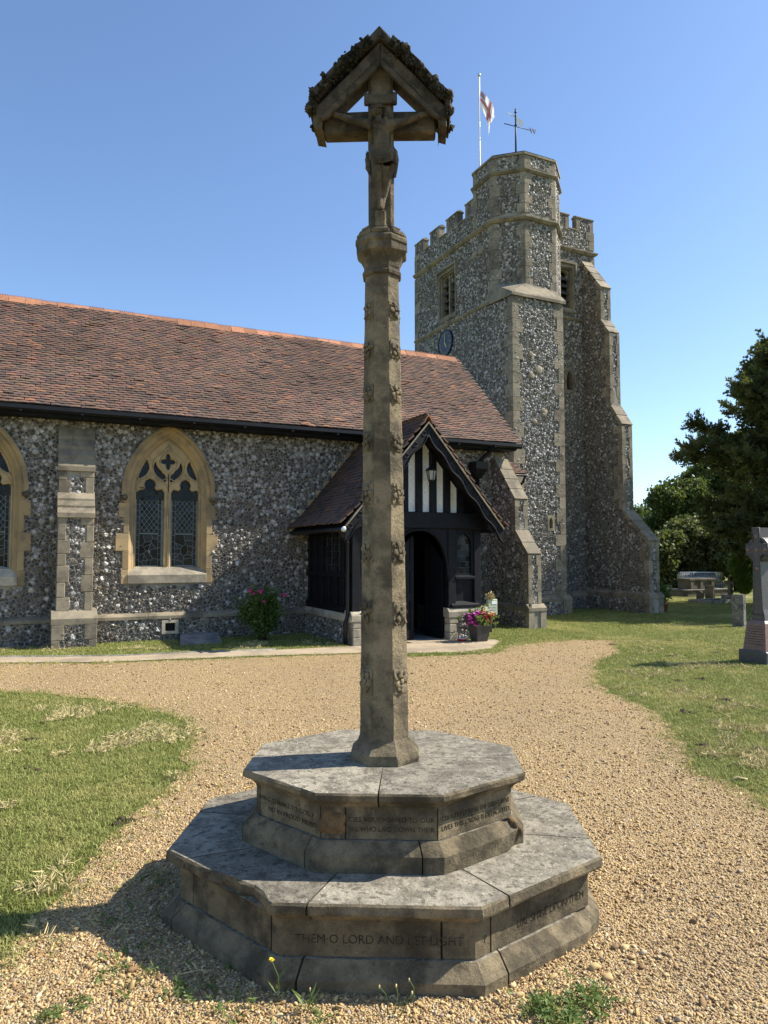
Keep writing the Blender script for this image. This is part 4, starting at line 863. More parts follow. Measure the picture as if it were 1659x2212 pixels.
# corner quoins of the nave and its end buttress
quoins(nv, (XE, YW), (-1, 0), (0, 1), .5, 3.95, MT['buff'], .3, .26, .14)
def profile_buttress(parent, pc, X0, X1, yw, pix, zb, tile, white, mstone, plinth_z, zg):
    pr = [tuple(WX(x, y, X0)[1:]) for x, y in pix]; bottom = pr[-1]; poly = [(yw+.05, zg-.3)]+[(bottom[0], zg-.3)]+pr[::-1]+[(yw+.05, pr[0][1])]
    MB().prism(poly, X0, X1, ((0, 0, 0), (0, 1, 0), (0, 0, 1), (1, 0, 0))).build('buttress_core', MT['mortar'], parent)
    ylo = min(p[0] for p in poly); zhi = max(p[1] for p in poly)
    flints(pc, FR_E(X0), (ylo, zg-.1, yw, zhi), poly, [], tile, white, .018)
    for i in range(0, len(pr)-1, 2):                            # sloped copings, then upright stages
        (y0, z0), (y1, z1) = pr[i], pr[i+1]; n = max(2, int(math.hypot(y1-y0, z1-z0)/.3))
        d = Vector((y1-y0, z1-z0)).normalized(); nn = Vector((-abs(d.y), abs(d.x))); nn = Vector((-abs(z1-z0), abs(y1-y0))).normalized()
        for k in range(n):
            a = Vector((y0, z0)).lerp(Vector((y1, z1)), k/n); b_ = Vector((y0, z0)).lerp(Vector((y1, z1)), (k+1)/n+.03)
            MB().prism([tuple(a-nn*.06), tuple(a+nn*.018), tuple(b_+nn*(.035 if k == n-1 else .03)), tuple(b_-nn*.06)], X0-.03, X1+.03, ((0, 0, 0), (0, 1, 0), (0, 0, 1), (1, 0, 0))).build('coping_stone', mstone, parent)
        if i+2 < len(pr):
            (ya, za), (yb, zb_) = pr[i+1], pr[i+2]; yy = (ya+yb)/2; zlo = max(zb_, plinth_z) if i+2 >= len(pr)-1 else zb_
            quoins(parent, (X0, yy), (0, 1), (1, 0), zlo, za-.03, mstone, .27, .3, .15, .02, .05, bl=(.105, .07)); quoins(parent, (X1, yy), (0, 1), (-1, 0), zlo, za-.03, mstone, .27, .2, .1, .02, .05, flip=1, bl=(.105, .07))
            flints(pc, FR_N(yy), (X0+.06, zlo, X1-.06, za-.05), None, [], tile, .4, .012)
    yl = pr[-1][0]; q = [(yw+.02, zg-.3), (yl-.09, zg-.3), (yl-.09, plinth_z-.08), (yl-.0, plinth_z+.06), (yw+.02, plinth_z+.06)]
    MB().prism([(yw+.02, zg-.3), (yl-.07, zg-.3), (yl-.07, plinth_z-.09), (yw+.02, plinth_z-.09)], X0-.06, X1+.06, ((0, 0, 0), (0, 1, 0), (0, 0, 1), (1, 0, 0))).build('plinth_core', MT['mortar'], parent)
    flints(pc, FR_E(X0-.06), (yl-.05, zg-.1, yw, plinth_z-.1), None, [], tile, .14, .016); 
    quoins(parent, (X0-.06, yl-.07), (0, 1), (1, 0), zg-.1, plinth_z-.09, mstone, .3, .3, .12, .02, .05, bl=(.13, .1)); quoins(parent, (X1+.06, yl-.07), (0, 1), (-1, 0), zg-.1, plinth_z-.09, mstone, .3, .3, .12, .02, .05, bl=(.13, .1))
    course_stones(parent, (X0-.06, yw), (X0-.06, yl-.09), plinth_z-.09, plinth_z+.03, mstone, 'plinth_stone', (-1, 0), .05, .7, [(-.06, plinth_z-.09), (.02, plinth_z-.09), (.02, plinth_z-.01), (-.05, plinth_z+.06), (-.06, plinth_z+.06)])
    MB().prism([(yl-.1, plinth_z-.09), (yl-.1, plinth_z-.02), (yl, plinth_z+.06), (yl+.1, plinth_z+.06), (yl+.1, plinth_z-.09)], X0-.085, X1+.085, ((0, 0, 0), (0, 1, 0), (0, 0, 1), (1, 0, 0))).build('plinth_stone', mstone, parent)
profile_buttress(nv, pf, 9.53, 9.83, YW, [(1069.6, 991), (1112, 1076), (1114.6, 1146), (1140.5, 1196), (1143.4, 1304)], 0, TILE_N, .2, MT['buff'], .46, .06)
# stepped stones over the porch roof
for s_ in (-1, 1):
    for k in range(9):
        x0 = 6.3+s_*(1.62-.172*k); z0 = 2.04+.205*k; a, b_ = sorted((x0, x0-s_*.26)); block(nv, (a, 13.855, z0), (b_, 13.93, z0+.235), MT['ochre'] if s_ < 0 else MT['buff'], 'stepped_flashing_stone')
pf.finish()

# ================================================================== CHURCH TOWER
tw = thing('church_tower', 'battlemented flint church tower with octagonal stair turret, blue clock and louvred belfry windows', 'tower', (10, 13.66, .13))
pw = Pieces(tw, 'flint', 'flint_facing', MT['flint'])
X0, YN, X1, YB, YT = 10.0, 14.9, 13.62, 18.42, 13.66; ZS = 9.75; ZP = 10.36; ZM = 10.72; ZG = .13
ewin = (16.13, 7.93, 17.07, 9.33); nwin = (12.02, 8.02, 12.94, 9.34); nslit = (12.55, 5.87, 12.9, 6.5); tslit = (10.935, 2.13, 11.145, 2.5)
E_poly = [(YT, -.3), (YB, -.3), (YB, ZP), (14.43, ZP), (14.43, 8.1), (YT, 7.7)]
inner = lambda r_, d: rect(r_[0]+d, r_[1]+d, r_[2]-d, r_[3]-d)
wallsheet(FR_E(X0), E_poly, [inner(ewin, .06)], MT['mortar'], tw); fr_e, fr_n, fr_t = FR_E(X0), FR_N(YN), FR_N(YT)
clockhole = [(16.66+.37*math.cos(t), 7.3+.37*math.sin(t)) for t in np.linspace(0, 2*PI, 20)[:-1]]; quat = rect(15.42, 6.95, 15.68, 7.35)
flints(pw, fr_e, (YT, 3.6, YB, ZP-.02), E_poly, [rect(*ewin), clockhole, quat], TILE_T, .4, .015)
wallsheet(fr_n, rect(11.4, -.3, X1, ZP), [inner(nwin, .06), inner(nslit, .05)], MT['mortar'], tw)
flints(pw, fr_n, (11.42, .5, X1, ZP-.02), None, [rect(*nwin), rect(*nslit)], TILE_T, .34, .015, (4.5, .55))
wallsheet(fr_t, rect(X0, -.3, 11.46, 7.72), [inner(tslit, .03)], MT['mortar'], tw); flints(pw, fr_t, (X0, .55, 11.46, 7.7), None, [rect(*tslit)], TILE_T, .5, .016, (2.2, .4))
MB().box((11.2, YT+.05, -.3), (11.458, YN+.1, 7.7)).build('turret_side', MT['mortar'], tw)
MB().box((X0+.3, YN+.3, -.3), (X1-.3, YB-.3, 10.0)).build('tower_core', MT['dark'], tw)
MB().box((X0+.05, YB-.25, -.3), (X1-.05, YB, ZP)).box((X1-.25, YN+.05, -.3), (X1, YB-.05, ZP)).build('rear_walls', MT['mortar'], tw)
OC = [(X0, 15.27), (X0, 14.43), (10.57, 13.9), (11.49, 13.9), (12.06, 14.43), (12.06, 15.27), (11.49, 15.8), (10.57, 15.8)]
b = MB(); b.add([(x+.001*(x == X0), y, z) for z in (7.6, 11.34) for x, y in OC], [(i, (i+1) % 8, 8+(i+1) % 8, 8+i) for i in range(8)]+[tuple(range(8, 16))]); b.build('turret_core', MT['mortar'], tw)
def face_frame(i):
    a, c = Vector(OC[i]), Vector(OC[(i+1) % 8]); d = (c-a).normalized(); return ((a.x, a.y, 0), (d.x, d.y, 0), (0, 0, 1), (-d.y*-1*-1, d.x*-1*-1*-1, 0)), (c-a).length
for i in (0, 1, 2, 3):
    a, c = Vector(OC[i]), Vector(OC[i+1]); d = (c-a).normalized(); nrm = Vector((d.y, -d.x)); ctr = Vector((11.03, 14.85)); nrm = nrm if nrm.dot(a-ctr) > 0 else -nrm
    fr = ((a.x, a.y, 0), (d.x, d.y, 0), (0, 0, 1), (nrm.x, nrm.y, 0)); L_ = (c-a).length
    for z0, z1 in ((8.0, 9.7), (9.9, 10.88), (11.02, 11.34)):
        if i == 0 and z0 < 9: continue
        flints(pw, fr, (.02, z0, L_-.02, z1), None, [], TILE_T, .5 if i == 2 else .42, .015)
def octq(i, z0, z1, flip=0):
    p = Vector(OC[i]); quoins(tw, p, Vector(OC[i-1])-p, Vector(OC[(i+1) % 8])-p, z0, z1, MT['buff'], .26, .2, .12, .02, .08, flip=flip)
for i in (1, 2, 3, 4): octq(i, 8.02, 9.68, i); octq(i, 9.88, 10.9, i+1); octq(i, 11.0, 11.36, i)
octq(0, 9.88, 10.9); octq(0, 11.0, 11.36)
# turret corner stones, square stage
quoins(tw, (X0, YT), (0, 1), (1, 0), .55, 7.66, MT['buff'], .31, .28, .17); quoins(tw, (11.46, YT), (-1, 0), (0, 1), .55, 7.66, MT['buff'], .31, .27, .15, flip=1)
quoins(tw, (X0, YB), (0, -1), (1, 0), 4.2, 9.66, MT['buff'], .3, .3, .17); quoins(tw, (X0, YB), (0, -1), (1, 0), 9.86, ZP, MT['buff'], .3, .26, .15); quoins(tw, (X1, YN), (-1, 0), (0, 1), .5, 9.66, MT['buff'], .31, .3, .17); quoins(tw, (X1, YN), (-1, 0), (0, 1), 9.86, ZP, MT['buff'], .3, .26, .15)
A_, B_, C_, D_ = (X0-.06, 14.75, 7.78), (X0-.06, YT-.07, 7.72), (11.54, YT-.07, 7.72), (11.54, YN, 7.72)
a_, b_, c_, d_ = (X0-.005, 14.45, 8.2), (10.565, 13.89, 8.12), (11.5, 13.89, 8.06), (11.6, YN, 8.0)
MB().add([A_, B_, C_, D_, a_, b_, c_, d_]+[(p[0], p[1], p[2]-.07) for p in (A_, B_, C_, D_)], [(0, 1, 4), (1, 5, 4), (1, 2, 6, 5), (2, 3, 7, 6), (0, 1, 9, 8), (1, 2, 10, 9), (2, 3, 11, 10)]).build('turret_weathering', MT['buff'], tw)
# strings
sweep_plan([(X0, YB), (X0, 14.5)], SINGLE(7.79, .07, .12)).build('string_course', MT['buff'], tw)
sweep_plan([(X0, YB), (X0, 14.43), (10.57, 13.9), (11.49, 13.9), (12.06, 14.43), (12.06, YN)], SINGLE(ZS, .1, .15)).build('string_course', MT['buff'], tw)
sweep_plan([(12.06, YN), (X1, YN), (X1, YB)], SINGLE(ZS, .1, .15)).build('string_course', MT['buff'], tw)
sweep_plan(OC, SINGLE(10.945, .08, .13), True).build('string_course', MT['buff'], tw); sweep_plan(OC, [(-.4, 11.33), (.05, 11.33), (.05, 11.38), (-.05, 11.44), (-.4, 11.44)], True).build('turret_coping', MT['buff'], tw)
sweep_plan([(12.02, YN), (13.2, YN)], SINGLE(7.86, .07, .12)).build('string_course', MT['buff'], tw)
MB().add([(x, y, 11.43) for x, y in OC]+[(11.03, 14.85, 11.62)], [(i, (i+1) % 8, 8) for i in range(8)]).build('turret_cap', MT['slabstone'], tw)
# parapet merlons
def merlon(fr, a0, a1, ends):
    o, ea, eb, ec = [Vector(t) for t in fr]; P = lambda a, b, c: o+ea*a+eb*b+ec*c
    mm = MB().prism(rect(a0+.01, ZP-.01, a1-.01, ZM-.02), -.15, -.004, fr).build('merlon', MT['mortar'], tw)
    flints(pw, fr, (a0+.1, ZP, a1-.1, ZM-.03), None, [], TILE_T, .3, .012)
    for e in (a0, a1):
        s_ = 1 if e == a0 else -1; MB().prism(rect(min(e, e+s_*.12), ZP-.06, max(e, e+s_*.12), ZM-.02), -.16, .016, fr).build('merlon_stone', MT['buff'], mm)
    cp = [(.035, ZM-.03), (.035, ZM), (-.07, ZM+.05), (-.18, ZM), (-.18, ZM-.03)]; MB().prism(cp, a0-.02, a1+.02, (o, ec, eb, ea)).build('merlon_coping', MT['buff'], mm)
for a0, a1 in ((17.92, YB), (17.0, 17.52), (16.05, 16.62), (15.27, 15.66)): merlon(fr_e, a0, a1, 0)
for a0, a1 in ((12.15, 12.78), (13.04, X1)): merlon(fr_n, a0, a1, 0)
for a0, a1 in ((17.52, 17.92), (16.62, 17.0), (15.66, 16.05)): MB().prism([(.03, ZP-.03), (.03, ZP), (-.12, ZP+.03), (-.28, ZP), (-.28, ZP-.03)], a0, a1, ((X0, 0, 0), (-1, 0, 0), (0, 0, 1), (0, 1, 0))).build('crenel_coping', MT['buff'], tw)
MB().prism([(.03, ZP-.03), (.03, ZP), (-.12, ZP+.03), (-.28, ZP), (-.28, ZP-.03)], 12.78, 13.04, ((0, YN, 0), (0, -1, 0), (0, 0, 1), (1, 0, 0))).build('crenel_coping', MT['buff'], tw)
# belfry windows
def belfry(fr, r_):
    a0, z0, a1, z1 = r_; o, ea, eb, ec = [Vector(t) for t in fr]; mid = (a0+a1)/2
    bw = MB().plate(rect(a0, z0, a1, z1), [rect(a0+.07, z0+.12, a1-.07, z1-.1)], -.03, .02, fr).build('belfry_window', MT['buff'], tw)
    MB().plate(rect(a0+.03, z0+.07, a1-.03, z1-.05), [rect(a0+.11, z0+.14, a1-.11, z1-.13)], -.2, -.03, fr).build('window_reveal', MT['buff'], bw)
    MB().prism([(a0-.05, z1-.3), (a0-.05, z1+.06), (a1+.05, z1+.06), (a1+.05, z1-.3), (a1-.0, z1-.3), (a1-.0, z1), (a0, z1), (a0, z1-.3)], .0, .075, fr).build('label_mould', MT['buff'], bw)
    MB().prism([(.03, z0-.02), (.05, z0+.02), (-.12, z0+.14), (-.2, z0+.14), (-.2, z0-.02)], a0, a1, (o, ec, eb, ea)).build('window_sill', MT['buff'], bw)
    MB().prism(rect(mid-.03, z0+.12, mid+.03, z1-.14), -.2, -.06, fr).build('mullion', MT['buff'], bw)
    for lo, hi in ((a0+.11, mid-.03), (mid+.03, a1-.11)):
        c = (lo+hi)/2; w_ = (hi-lo)/2; zt = z1-.15; ar = [(lo, zt+.01)]+[(c-w_*math.cos(t), zt-.27+.27*math.sin(t)**.8) for t in np.linspace(0, PI/2, 7)]+[(c+w_*math.cos(t), zt-.27+.27*math.sin(t)**.8) for t in np.linspace(PI/2, 0, 7)[1:]]+[(hi, zt+.01)]
        MB().prism(ar, -.19, -.09, fr).build('light_head', MT['buff'], bw)
        for s_ in (-1, 1): MB().prism([(c+s_*w_, zt-.25), (c+s_*w_*.35, zt-.17), (c+s_*w_*.9, zt-.06)], -.17, -.11, fr).build('cusp', MT['buff'], bw)
        n = 5
        for k in range(n):
            zz = z0+.16+(z1-z0-.55)*k/(n-1); MB().prism([(-.1, zz-.02), (-.08, zz), (-.28, zz+.2), (-.3, zz+.18)], lo-.01, hi+.01, (o, ec, eb, ea)).build('louvre', MT['lead2'], bw)
    MB().prism(rect(a0+.1, z0+.1, a1-.1, z1-.1), -.34, -.31, fr).build('belfry_dark', MT['dark'], bw)
belfry(fr_e, ewin); belfry(fr_n, nwin)
def slit(fr, r_, wd, mname='slit_window'):
    a0, z0, a1, z1 = r_; c = (a0+a1)/2; ar = [(c-wd, z0+.06), (c-wd, z1-.06-wd*1.6), (c-wd*.5, z1-.06-wd*.5), (c, z1-.05), (c+wd*.5, z1-.06-wd*.5), (c+wd, z1-.06-wd*1.6), (c+wd, z0+.06)]
    s_ = MB().plate(rect(a0, z0, a1, z1), [ar], -.16, .02, fr).build(mname, MT['buff'], tw); MB().prism(rect(a0+.02, z0+.02, a1-.02, z1-.02), -.2, -.15, fr).build('glass', MT['glass'], s_)
slit(fr_n, nslit, .095); slit(fr_t, tslit, .05)
b = MB().plate(quat, [[(15.55+r_*math.cos(t), 7.15+r_*1.5*math.sin(t)) for t in np.linspace(0, 2*PI, 25)[:-1] for r_ in (.075+.02*math.cos(4*t),)]], -.1, .012, fr_e); qo = b.build('quatrefoil_opening', MT['slabstone'], tw); MB().prism(quat, -.14, -.1, fr_e).build('opening_dark', MT['dark'], qo)
# odd larger stones in the flintwork
for (fr, a, z, s_) in ((fr_e, 14.95, 9.25, .14), (fr_e, 14.8, 9.5, .09), (fr_e, 15.25, 9.22, .12), (fr_t, 10.5, 6.3, .09), (fr_t, 10.72, 5.95, .12), (fr_t, 10.5, 5.8, .1), (fr_t, 10.85, 4.95, .12), (fr_t, 10.6, 4.7, .08), (fr_n, 12.75, 6.9, .09), (fr_e, 16.0, 8.3, .08), (fr_e, 15.85, 8.35, .07)):
    o_, ea, eb, ec = [Vector(t) for t in fr]; b = MB(); b.blob((0, 0, 0), s_, int(a*9), 2, .3, sq=(1, 1, .25)); M4 = Matrix(((ea.x, eb.x, ec.x, 0), (ea.y, eb.y, ec.y, 0), (ea.z, eb.z, ec.z, 0), (0, 0, 0, 1))); p = o_+ea*a+eb*z+ec*.008; M4.translation = p
    b2 = MB().add(b.v, b.f, True, None, M4); b2.build('patch_stone', MT['buff'], tw)
# clock
ck = MB().prism([(16.66+.36*math.cos(t), 7.3+.36*math.sin(t)) for t in np.linspace(0, 2*PI, 41)[:-1]], .0, .05, fr_e).build('clock', MT['clock'], tw)
b = MB(); ring = [(X0-.05, 16.66+.355*math.cos(t), 7.3+.355*math.sin(t)) for t in np.linspace(0, 2*PI, 41)]; b.tube(ring, .014, 5).build('clock_rim', MT['iron'], ck)
for k, nm in enumerate(('XII', 'I', 'II', 'III', 'IIII', 'V', 'VI', 'VII', 'VIII', 'IX', 'X', 'XI')):
    me = text_mesh(nm, .095, None, .002, 'CENTER', thin=1); a = k*PI/6      # dial seen from the east: right hand is -Y
    me.transform(Matrix.Translation((0, -.04, 0))); me.transform(Matrix.Rotation(-a, 4, 'Z')); me.transform(Matrix.Translation((.27*math.sin(a), .27*math.cos(a), 0)))
    me.transform(Matrix(((0, 0, -1, X0-.053), (-1, 0, 0, 16.66), (0, 1, 0, 7.3), (0, 0, 0, 1)))); link('clock_numeral', me, ck, MT['gold'])
for nm, ln, a, w_ in (('hour_hand', .17, 5*PI/6, .022), ('minute_hand', .27, .04, .014)):
    s_, c = math.sin(a), math.cos(a); P = [(-w_, -.05), (w_, -.05), (w_*1.2, ln*.6), (0, ln), (-w_*1.2, ln*.6)]; MB().prism([(16.66-(x*c+y*s_), 7.3+(-x*s_+y*c)) for x, y in P], .056 if ln < .2 else .062, .06 if ln < .2 else .066, fr_e).build(nm, MT['gold'], ck)
# plinth of turret and wall
wallsheet(FR_N(YT-.08), rect(X0-.05, -.3, 11.54, .5), [], MT['mortar'], tw, 'plinth_core', .2); flints(pw, FR_N(YT-.08), (X0, .0, 11.4, .46), None, [], TILE_T, .14, .016)
quoins(tw, (11.54, YT-.08), (-1, 0), (0, 1), 0, .48, MT['buff'], .25, .24, .12); wallsheet(FR_N(YN-.08), rect(11.54, -.3, 13.2, .5), [], MT['mortar'], tw, 'plinth_core', .2); flints(pw, FR_N(YN-.08), (11.5, 0, 13.2, .46), None, [], TILE_T, .12, .016)
for P0, P1 in (((X0-.05, YT-.08), (11.58, YT-.08)), ((11.5, YN-.08), (13.2, YN-.08))): course_stones(tw, P0, P1, .48, .6, MT['buff'], 'plinth_stone', (0, -1), .05, .75, [(-.07, .48), (.035, .48), (.035, .53), (-.075, .62), (-.08, .62)])
profile_buttress(tw, pw, 13.2, 13.5, YN, [(1251, 558), (1297, 619), (1298.4, 691), (1315, 717), (1320.5, 876), (1343.2, 915.6), (1346.8, 1101), (1401, 1167), (1402.6, 1290)], 0, TILE_T, .17, MT['buff'], .62, .16)
pw.finish()
# little pent roof between nave buttress and turret
pr_ = thing('lean_to', 'small lean-to with tiled pent roof and iron bracket between nave buttress and tower', 'lean-to', (10.2, 14.4, 0))
MB().box((9.87, 14.36, -.3), (10.5, 15.9, 3.62)).box((9.87, 15.95, -.3), (11.7, 18.4, 3.8)).build('wall', MT['mortar'], pr_)
MB().prism([(14.6, 3.84), (13.92, 3.48), (13.92, 3.45), (14.6, 3.76)], 9.88, 10.52, ((0, 0, 0), (0, 1, 0), (0, 0, 1), (1, 0, 0))).build('roof_deck', MT['timber'], pr_)
pp = Pieces(pr_, 'roof_tile', 'roof_tiles', MT['tile']); tile_slope(pp, (9.88, 13.9, 3.46), (1, 0, 0), (0, .68, .36), 0, 4, 8, .16, .088, random.Random(8)); pp.finish()
MB().tube([(9.88, 13.9, 3.44), (10.55, 13.9, 3.44)], .03, 6).build('gutter', MT['iron'], pr_); MB().tube([(10.5, 13.91, 3.42), (10.49, 14.0, 3.28), (10.47, 14.2, 3.16), (10.46, 14.32, 3.02), (10.46, 14.34, 2.8)], .03, 6).build('bracket', MT['iron'], pr_)

# ================================================================== FLAGPOLE, FLAG, WEATHER VANE
p0 = WX(1036.5, 360, 11.3); p1 = WX(1033, 168, 11.3); px_, py_ = float((p0[0]+p1[0])/2), float(p0[1])
fpz = thing('flagpole', 'thin white flagpole with ball finial rising behind the stair turret', 'flagpole', (px_, py_, 10.0))
MB().tube([(px_, py_, 10.0), (px_-.0, py_, float(p1[2]))], [.032, .022], 8).build('pole', MT['white'], fpz); MB().blob((px_, py_, float(p1[2])+.05), .055, 1, 2, 0).build('finial', MT['steel'], fpz)
fl = MB(); v = []; nu, nvv = 26, 16; zt = float(WX(1034, 197, 11.3)[2]); M_ = Mat('flag_cloth')
def _flagmat():
    M = M_; u = M.n('ShaderNodeUVMap'); sp = M.n('ShaderNodeSeparateXYZ', {0: u.outputs[0]}); du = M.math('ABSOLUTE', M.math('SUBTRACT', sp.outputs[0], .5)); dv = M.math('ABSOLUTE', M.math('SUBTRACT', sp.outputs[1], .5))
    cr = M.math('MAXIMUM', M.math('LESS_THAN', du, .07), M.math('LESS_THAN', dv, .11)); c = M.mix(cr, (.8, .79, .77), (.55, .19, .16))
    em = M.math('MULTIPLY', M.math('LESS_THAN', sp.outputs[0], .25), M.math('MULTIPLY', M.math('GREATER_THAN', sp.outputs[1], .66), M.math('LESS_THAN', sp.outputs[0], .22))); c = M.mix(em, c, (.3, .2, .25))
    m = M.done(c, .8, .2); tr = M.n('ShaderNodeBsdfTranslucent', {'Color': c}); mx = M.n('ShaderNodeMixShader', {0: .35, 1: M.b.outputs[0], 2: tr.outputs[0]}); M.t.links.new(mx.outputs[0], M.out.inputs[0]); return m
uv = []; rtd = Vector((.9, -.437, 0))
for i in range(nu+1):
    for j in range(nvv+1):
        s_, t_ = i/nu, j/nvv; hang = 1.05*s_**1.1; out = (.5*math.sin(min(s_, 1)*1.6))*(.55+.45*t_)*(1-.25*s_); fold = .055*math.sin(9*s_+5*t_)*s_+.05*math.sin(5*t_+2)*s_
        v.append(Vector((px_, py_, zt))+rtd*(.03+out+fold*.5)+Vector((.437, .9, 0))*(fold*1.6)+Vector((0, 0, -(1-t_)*.5-hang*(.75+.1*math.sin(4*t_))))); uv.append((s_, t_))
f = [(i*(nvv+1)+j, (i+1)*(nvv+1)+j, (i+1)*(nvv+1)+j+1, i*(nvv+1)+j+1) for i in range(nu) for j in range(nvv) if not (i > 22 and (i*7+j*5) % 4 == 0)]
me = fl.add(v, f, True).mesh('flag'); ul = me.uv_layers.new(name='UVMap')
for l_ in me.loops: ul.data[l_.index].uv = uv[l_.vertex_index]
flg = tag(link('flag', me, None, _flagmat()), 'tattered white flag with red cross hanging limp from the flagpole', 'flag')
vx, vy = 11.03, 14.85; q0 = np.array([vx, vy, 11.6]); vz = lambda y: float((_c+ray(1079, y)*(depth(q0)))[2])
wv = thing('weather_vane', 'black iron weather vane with white swallowtail pennant and letter W on the turret', 'weather vane', (vx, vy, 11.55))
MB().lathe([(.12, 11.55), (.11, 11.62), (.05, 11.75), (.035, 11.9)], 8, Matrix.Translation((vx, vy, 0)), smooth=True).build('base', MT['iron'], wv)
MB().tube([(vx, vy, 11.6), (vx, vy, vz(230))], [.028, .016], 6).build('rod', MT['iron'], wv)
for y_, r_ in ((232, .02), (238, .035), (247, .03), (268, .035)): MB().blob((vx, vy, vz(y_)), r_, 1, 2, 0).build('knop', MT['iron'], wv)
zc = vz(270); MB().tube([(vx-.36, vy, zc-.02), (vx+.46, vy, zc+.02)], .011, 5).build('direction_arm', MT['iron'], wv)
me = text_mesh('W', .2, None, .008); me.transform(Matrix(((1, 0, 0, vx+.45), (0, 0, -1, vy), (0, 1, 0, zc-.05), (0, 0, 0, 1)))); link('letter', me, wv, MT['iron'])
za = vz(246); MB().prism([(.02, -.04), (.16, -.13), (.23, -.26), (.15, -.19), (.19, -.31), (.03, -.2)], -.006, .006, ((vx, vy, za), (.85, -.5, 0), (0, 0, 1), (.5, .85, 0))).build('pennant', MT['white'], wv)
MB().tube([(vx-.2, vy+.12, za+.1), (vx+.02, vy-.01, za-.06)], .014, 5).build('pointer', MT['white'], wv)

# The tower was measured on sight lines as if its east face stood at X = 10; no shadow of it falls on the nave roof, so it stands farther off and is larger by this factor
KT = 1.18; done_ = set()
for r_ in (tw, fpz, wv, flg):
    r_.location = Vector((0, 0, EYE))+(Vector(r_.location)-Vector((0, 0, EYE)))*KT if r_.type == 'EMPTY' else (0, 0, EYE*(1-KT))
    st_ = list(r_.children) if r_.type == 'EMPTY' else [r_]
    while st_:
        o = st_.pop(); st_ += list(o.children)
        if o.data.name not in done_: o.data.transform(Matrix.Scale(KT, 4)); done_.add(o.data.name)

# ================================================================== TIMBER PORCH
po = thing('timber_porch', 'black timber framed porch with tiled gable roof, white panels and open arched doorway', 'porch', (6.3, 11.5, 0))
XL, XR, YF, RX, RZ = 5.0, 7.66, 11.5, 6.3, 3.98; T = MT['timber']
pq = Pieces(po, 'flint', 'flint_facing', MT['flint'])
# plinth walls
MB().box((XL, YF, -.2), (XL+.22, YW-.1, .42)).build('plinth_core', MT['mortar'], po); flints(pq, ((XL, 0, 0), (0, 1, 0), (0, 0, 1), (-1, 0, 0)), (YF+.14, -.05, YW-.1, .41), None, [], TILE_N, .16, .02)
course_stones(po, (XL, YW-.05), (XL, YF-.02), .4, .5, MT['pale'], 'plinth_stone', (-1, 0), .06, .8, [(-.24, .41), (.05, .41), (.055, .48), (.02, .535), (-.24, .56)])
for (a, b_) in ((XL, 5.72), (6.94, 7.78)):
    MB().box((a+.02, YF+.02, -.2), (b_-.02, YF+.3, .42)).build('plinth_core', MT['mortar'], po)
    flints(pq, FR_N(YF+.02), (a+.2, -.05, b_-.06, .42), None, [], TILE_N, .5, .02)
    for e_ in ((a-.005, a+.18), (b_-.09, b_+.005)):
        for z0, z1, k in ((-.1, .14, 1), (.14, .3, .8), (.3, .42, 1)): block(po, (e_[0], YF-.008, z0+.003), (e_[1] if e_[0] > a else e_[0]+.18*k, YF+.32, z1-.003), MT['pale'], 'plinth_quoin', .012)
    MB().prism([(YF-.02, .42), (YF-.025, .52), (YF+.03, .585), (YF+.3, .6), (YF+.3, .42)], a-.03, b_+.02, ((0, 0, 0), (0, 1, 0), (0, 0, 1), (1, 0, 0)), bev=.015).build('plinth_coping', MT['pale'], po)
MB().box((7.5, YF+.3, -.2), (7.72, YW-.1, .5)).build('plinth_core', MT['mortar'], po)
# front frame
def beam(x0, x1, z0, z1, name='beam', y0=YF+.04, y1=YF+.18, m=T): return MB().box((x0, y0, z0), (x1, y1, z1), .008).build(name, m, po)
for a, b_ in ((XL, XL+.15), (5.6, 5.74), (6.94, 7.1), (7.51, XR)): beam(a, b_, .58, 2.08, 'post')
beam(XL-.05, XR+.05, 2.06, 2.35, 'tie_beam', YF+.0, YF+.18)
cxd = 6.34; hwd = .6; ar = [(cxd-hwd, .02)]+[(cxd+hwd-2*hwd*.95*math.cos(t)-(hwd*.1 if 0 else 0)+.0, 1.08+.94*math.sin(t)/math.sin(1.02)) for t in np.linspace(.0, 1.02, 10)]
aw = lambda s_: [(cxd-s_*hwd*(1-(k/10)**2.0), 1.1+.93*(math.sin(k/10*PI/2))**.9) for k in range(11)]
hole = [(cxd-hwd, .0)]+aw(1)+aw(-1)[::-1][1:]+[(cxd+hwd, .0)]
MB().plate([(5.72, .0), (5.72, 2.08), (6.96, 2.08), (6.96, .0)], [hole] if False else [], 0, .01, FR_N(YF+.3)) if False else None
MB().prism([(5.72, 1.0), (5.72, 2.07)]+[(6.96, 2.07), (6.96, 1.0)]+[p for p in hole[::-1] if p[1] > 1.0], -.16, -.06, FR_N(YF)).build('door_arch', T, po)
b = MB(); b.tube([(x, YF+.05, z) for x, z in hole[1:-1]], .022, 6).build('arch_moulding', T, po)
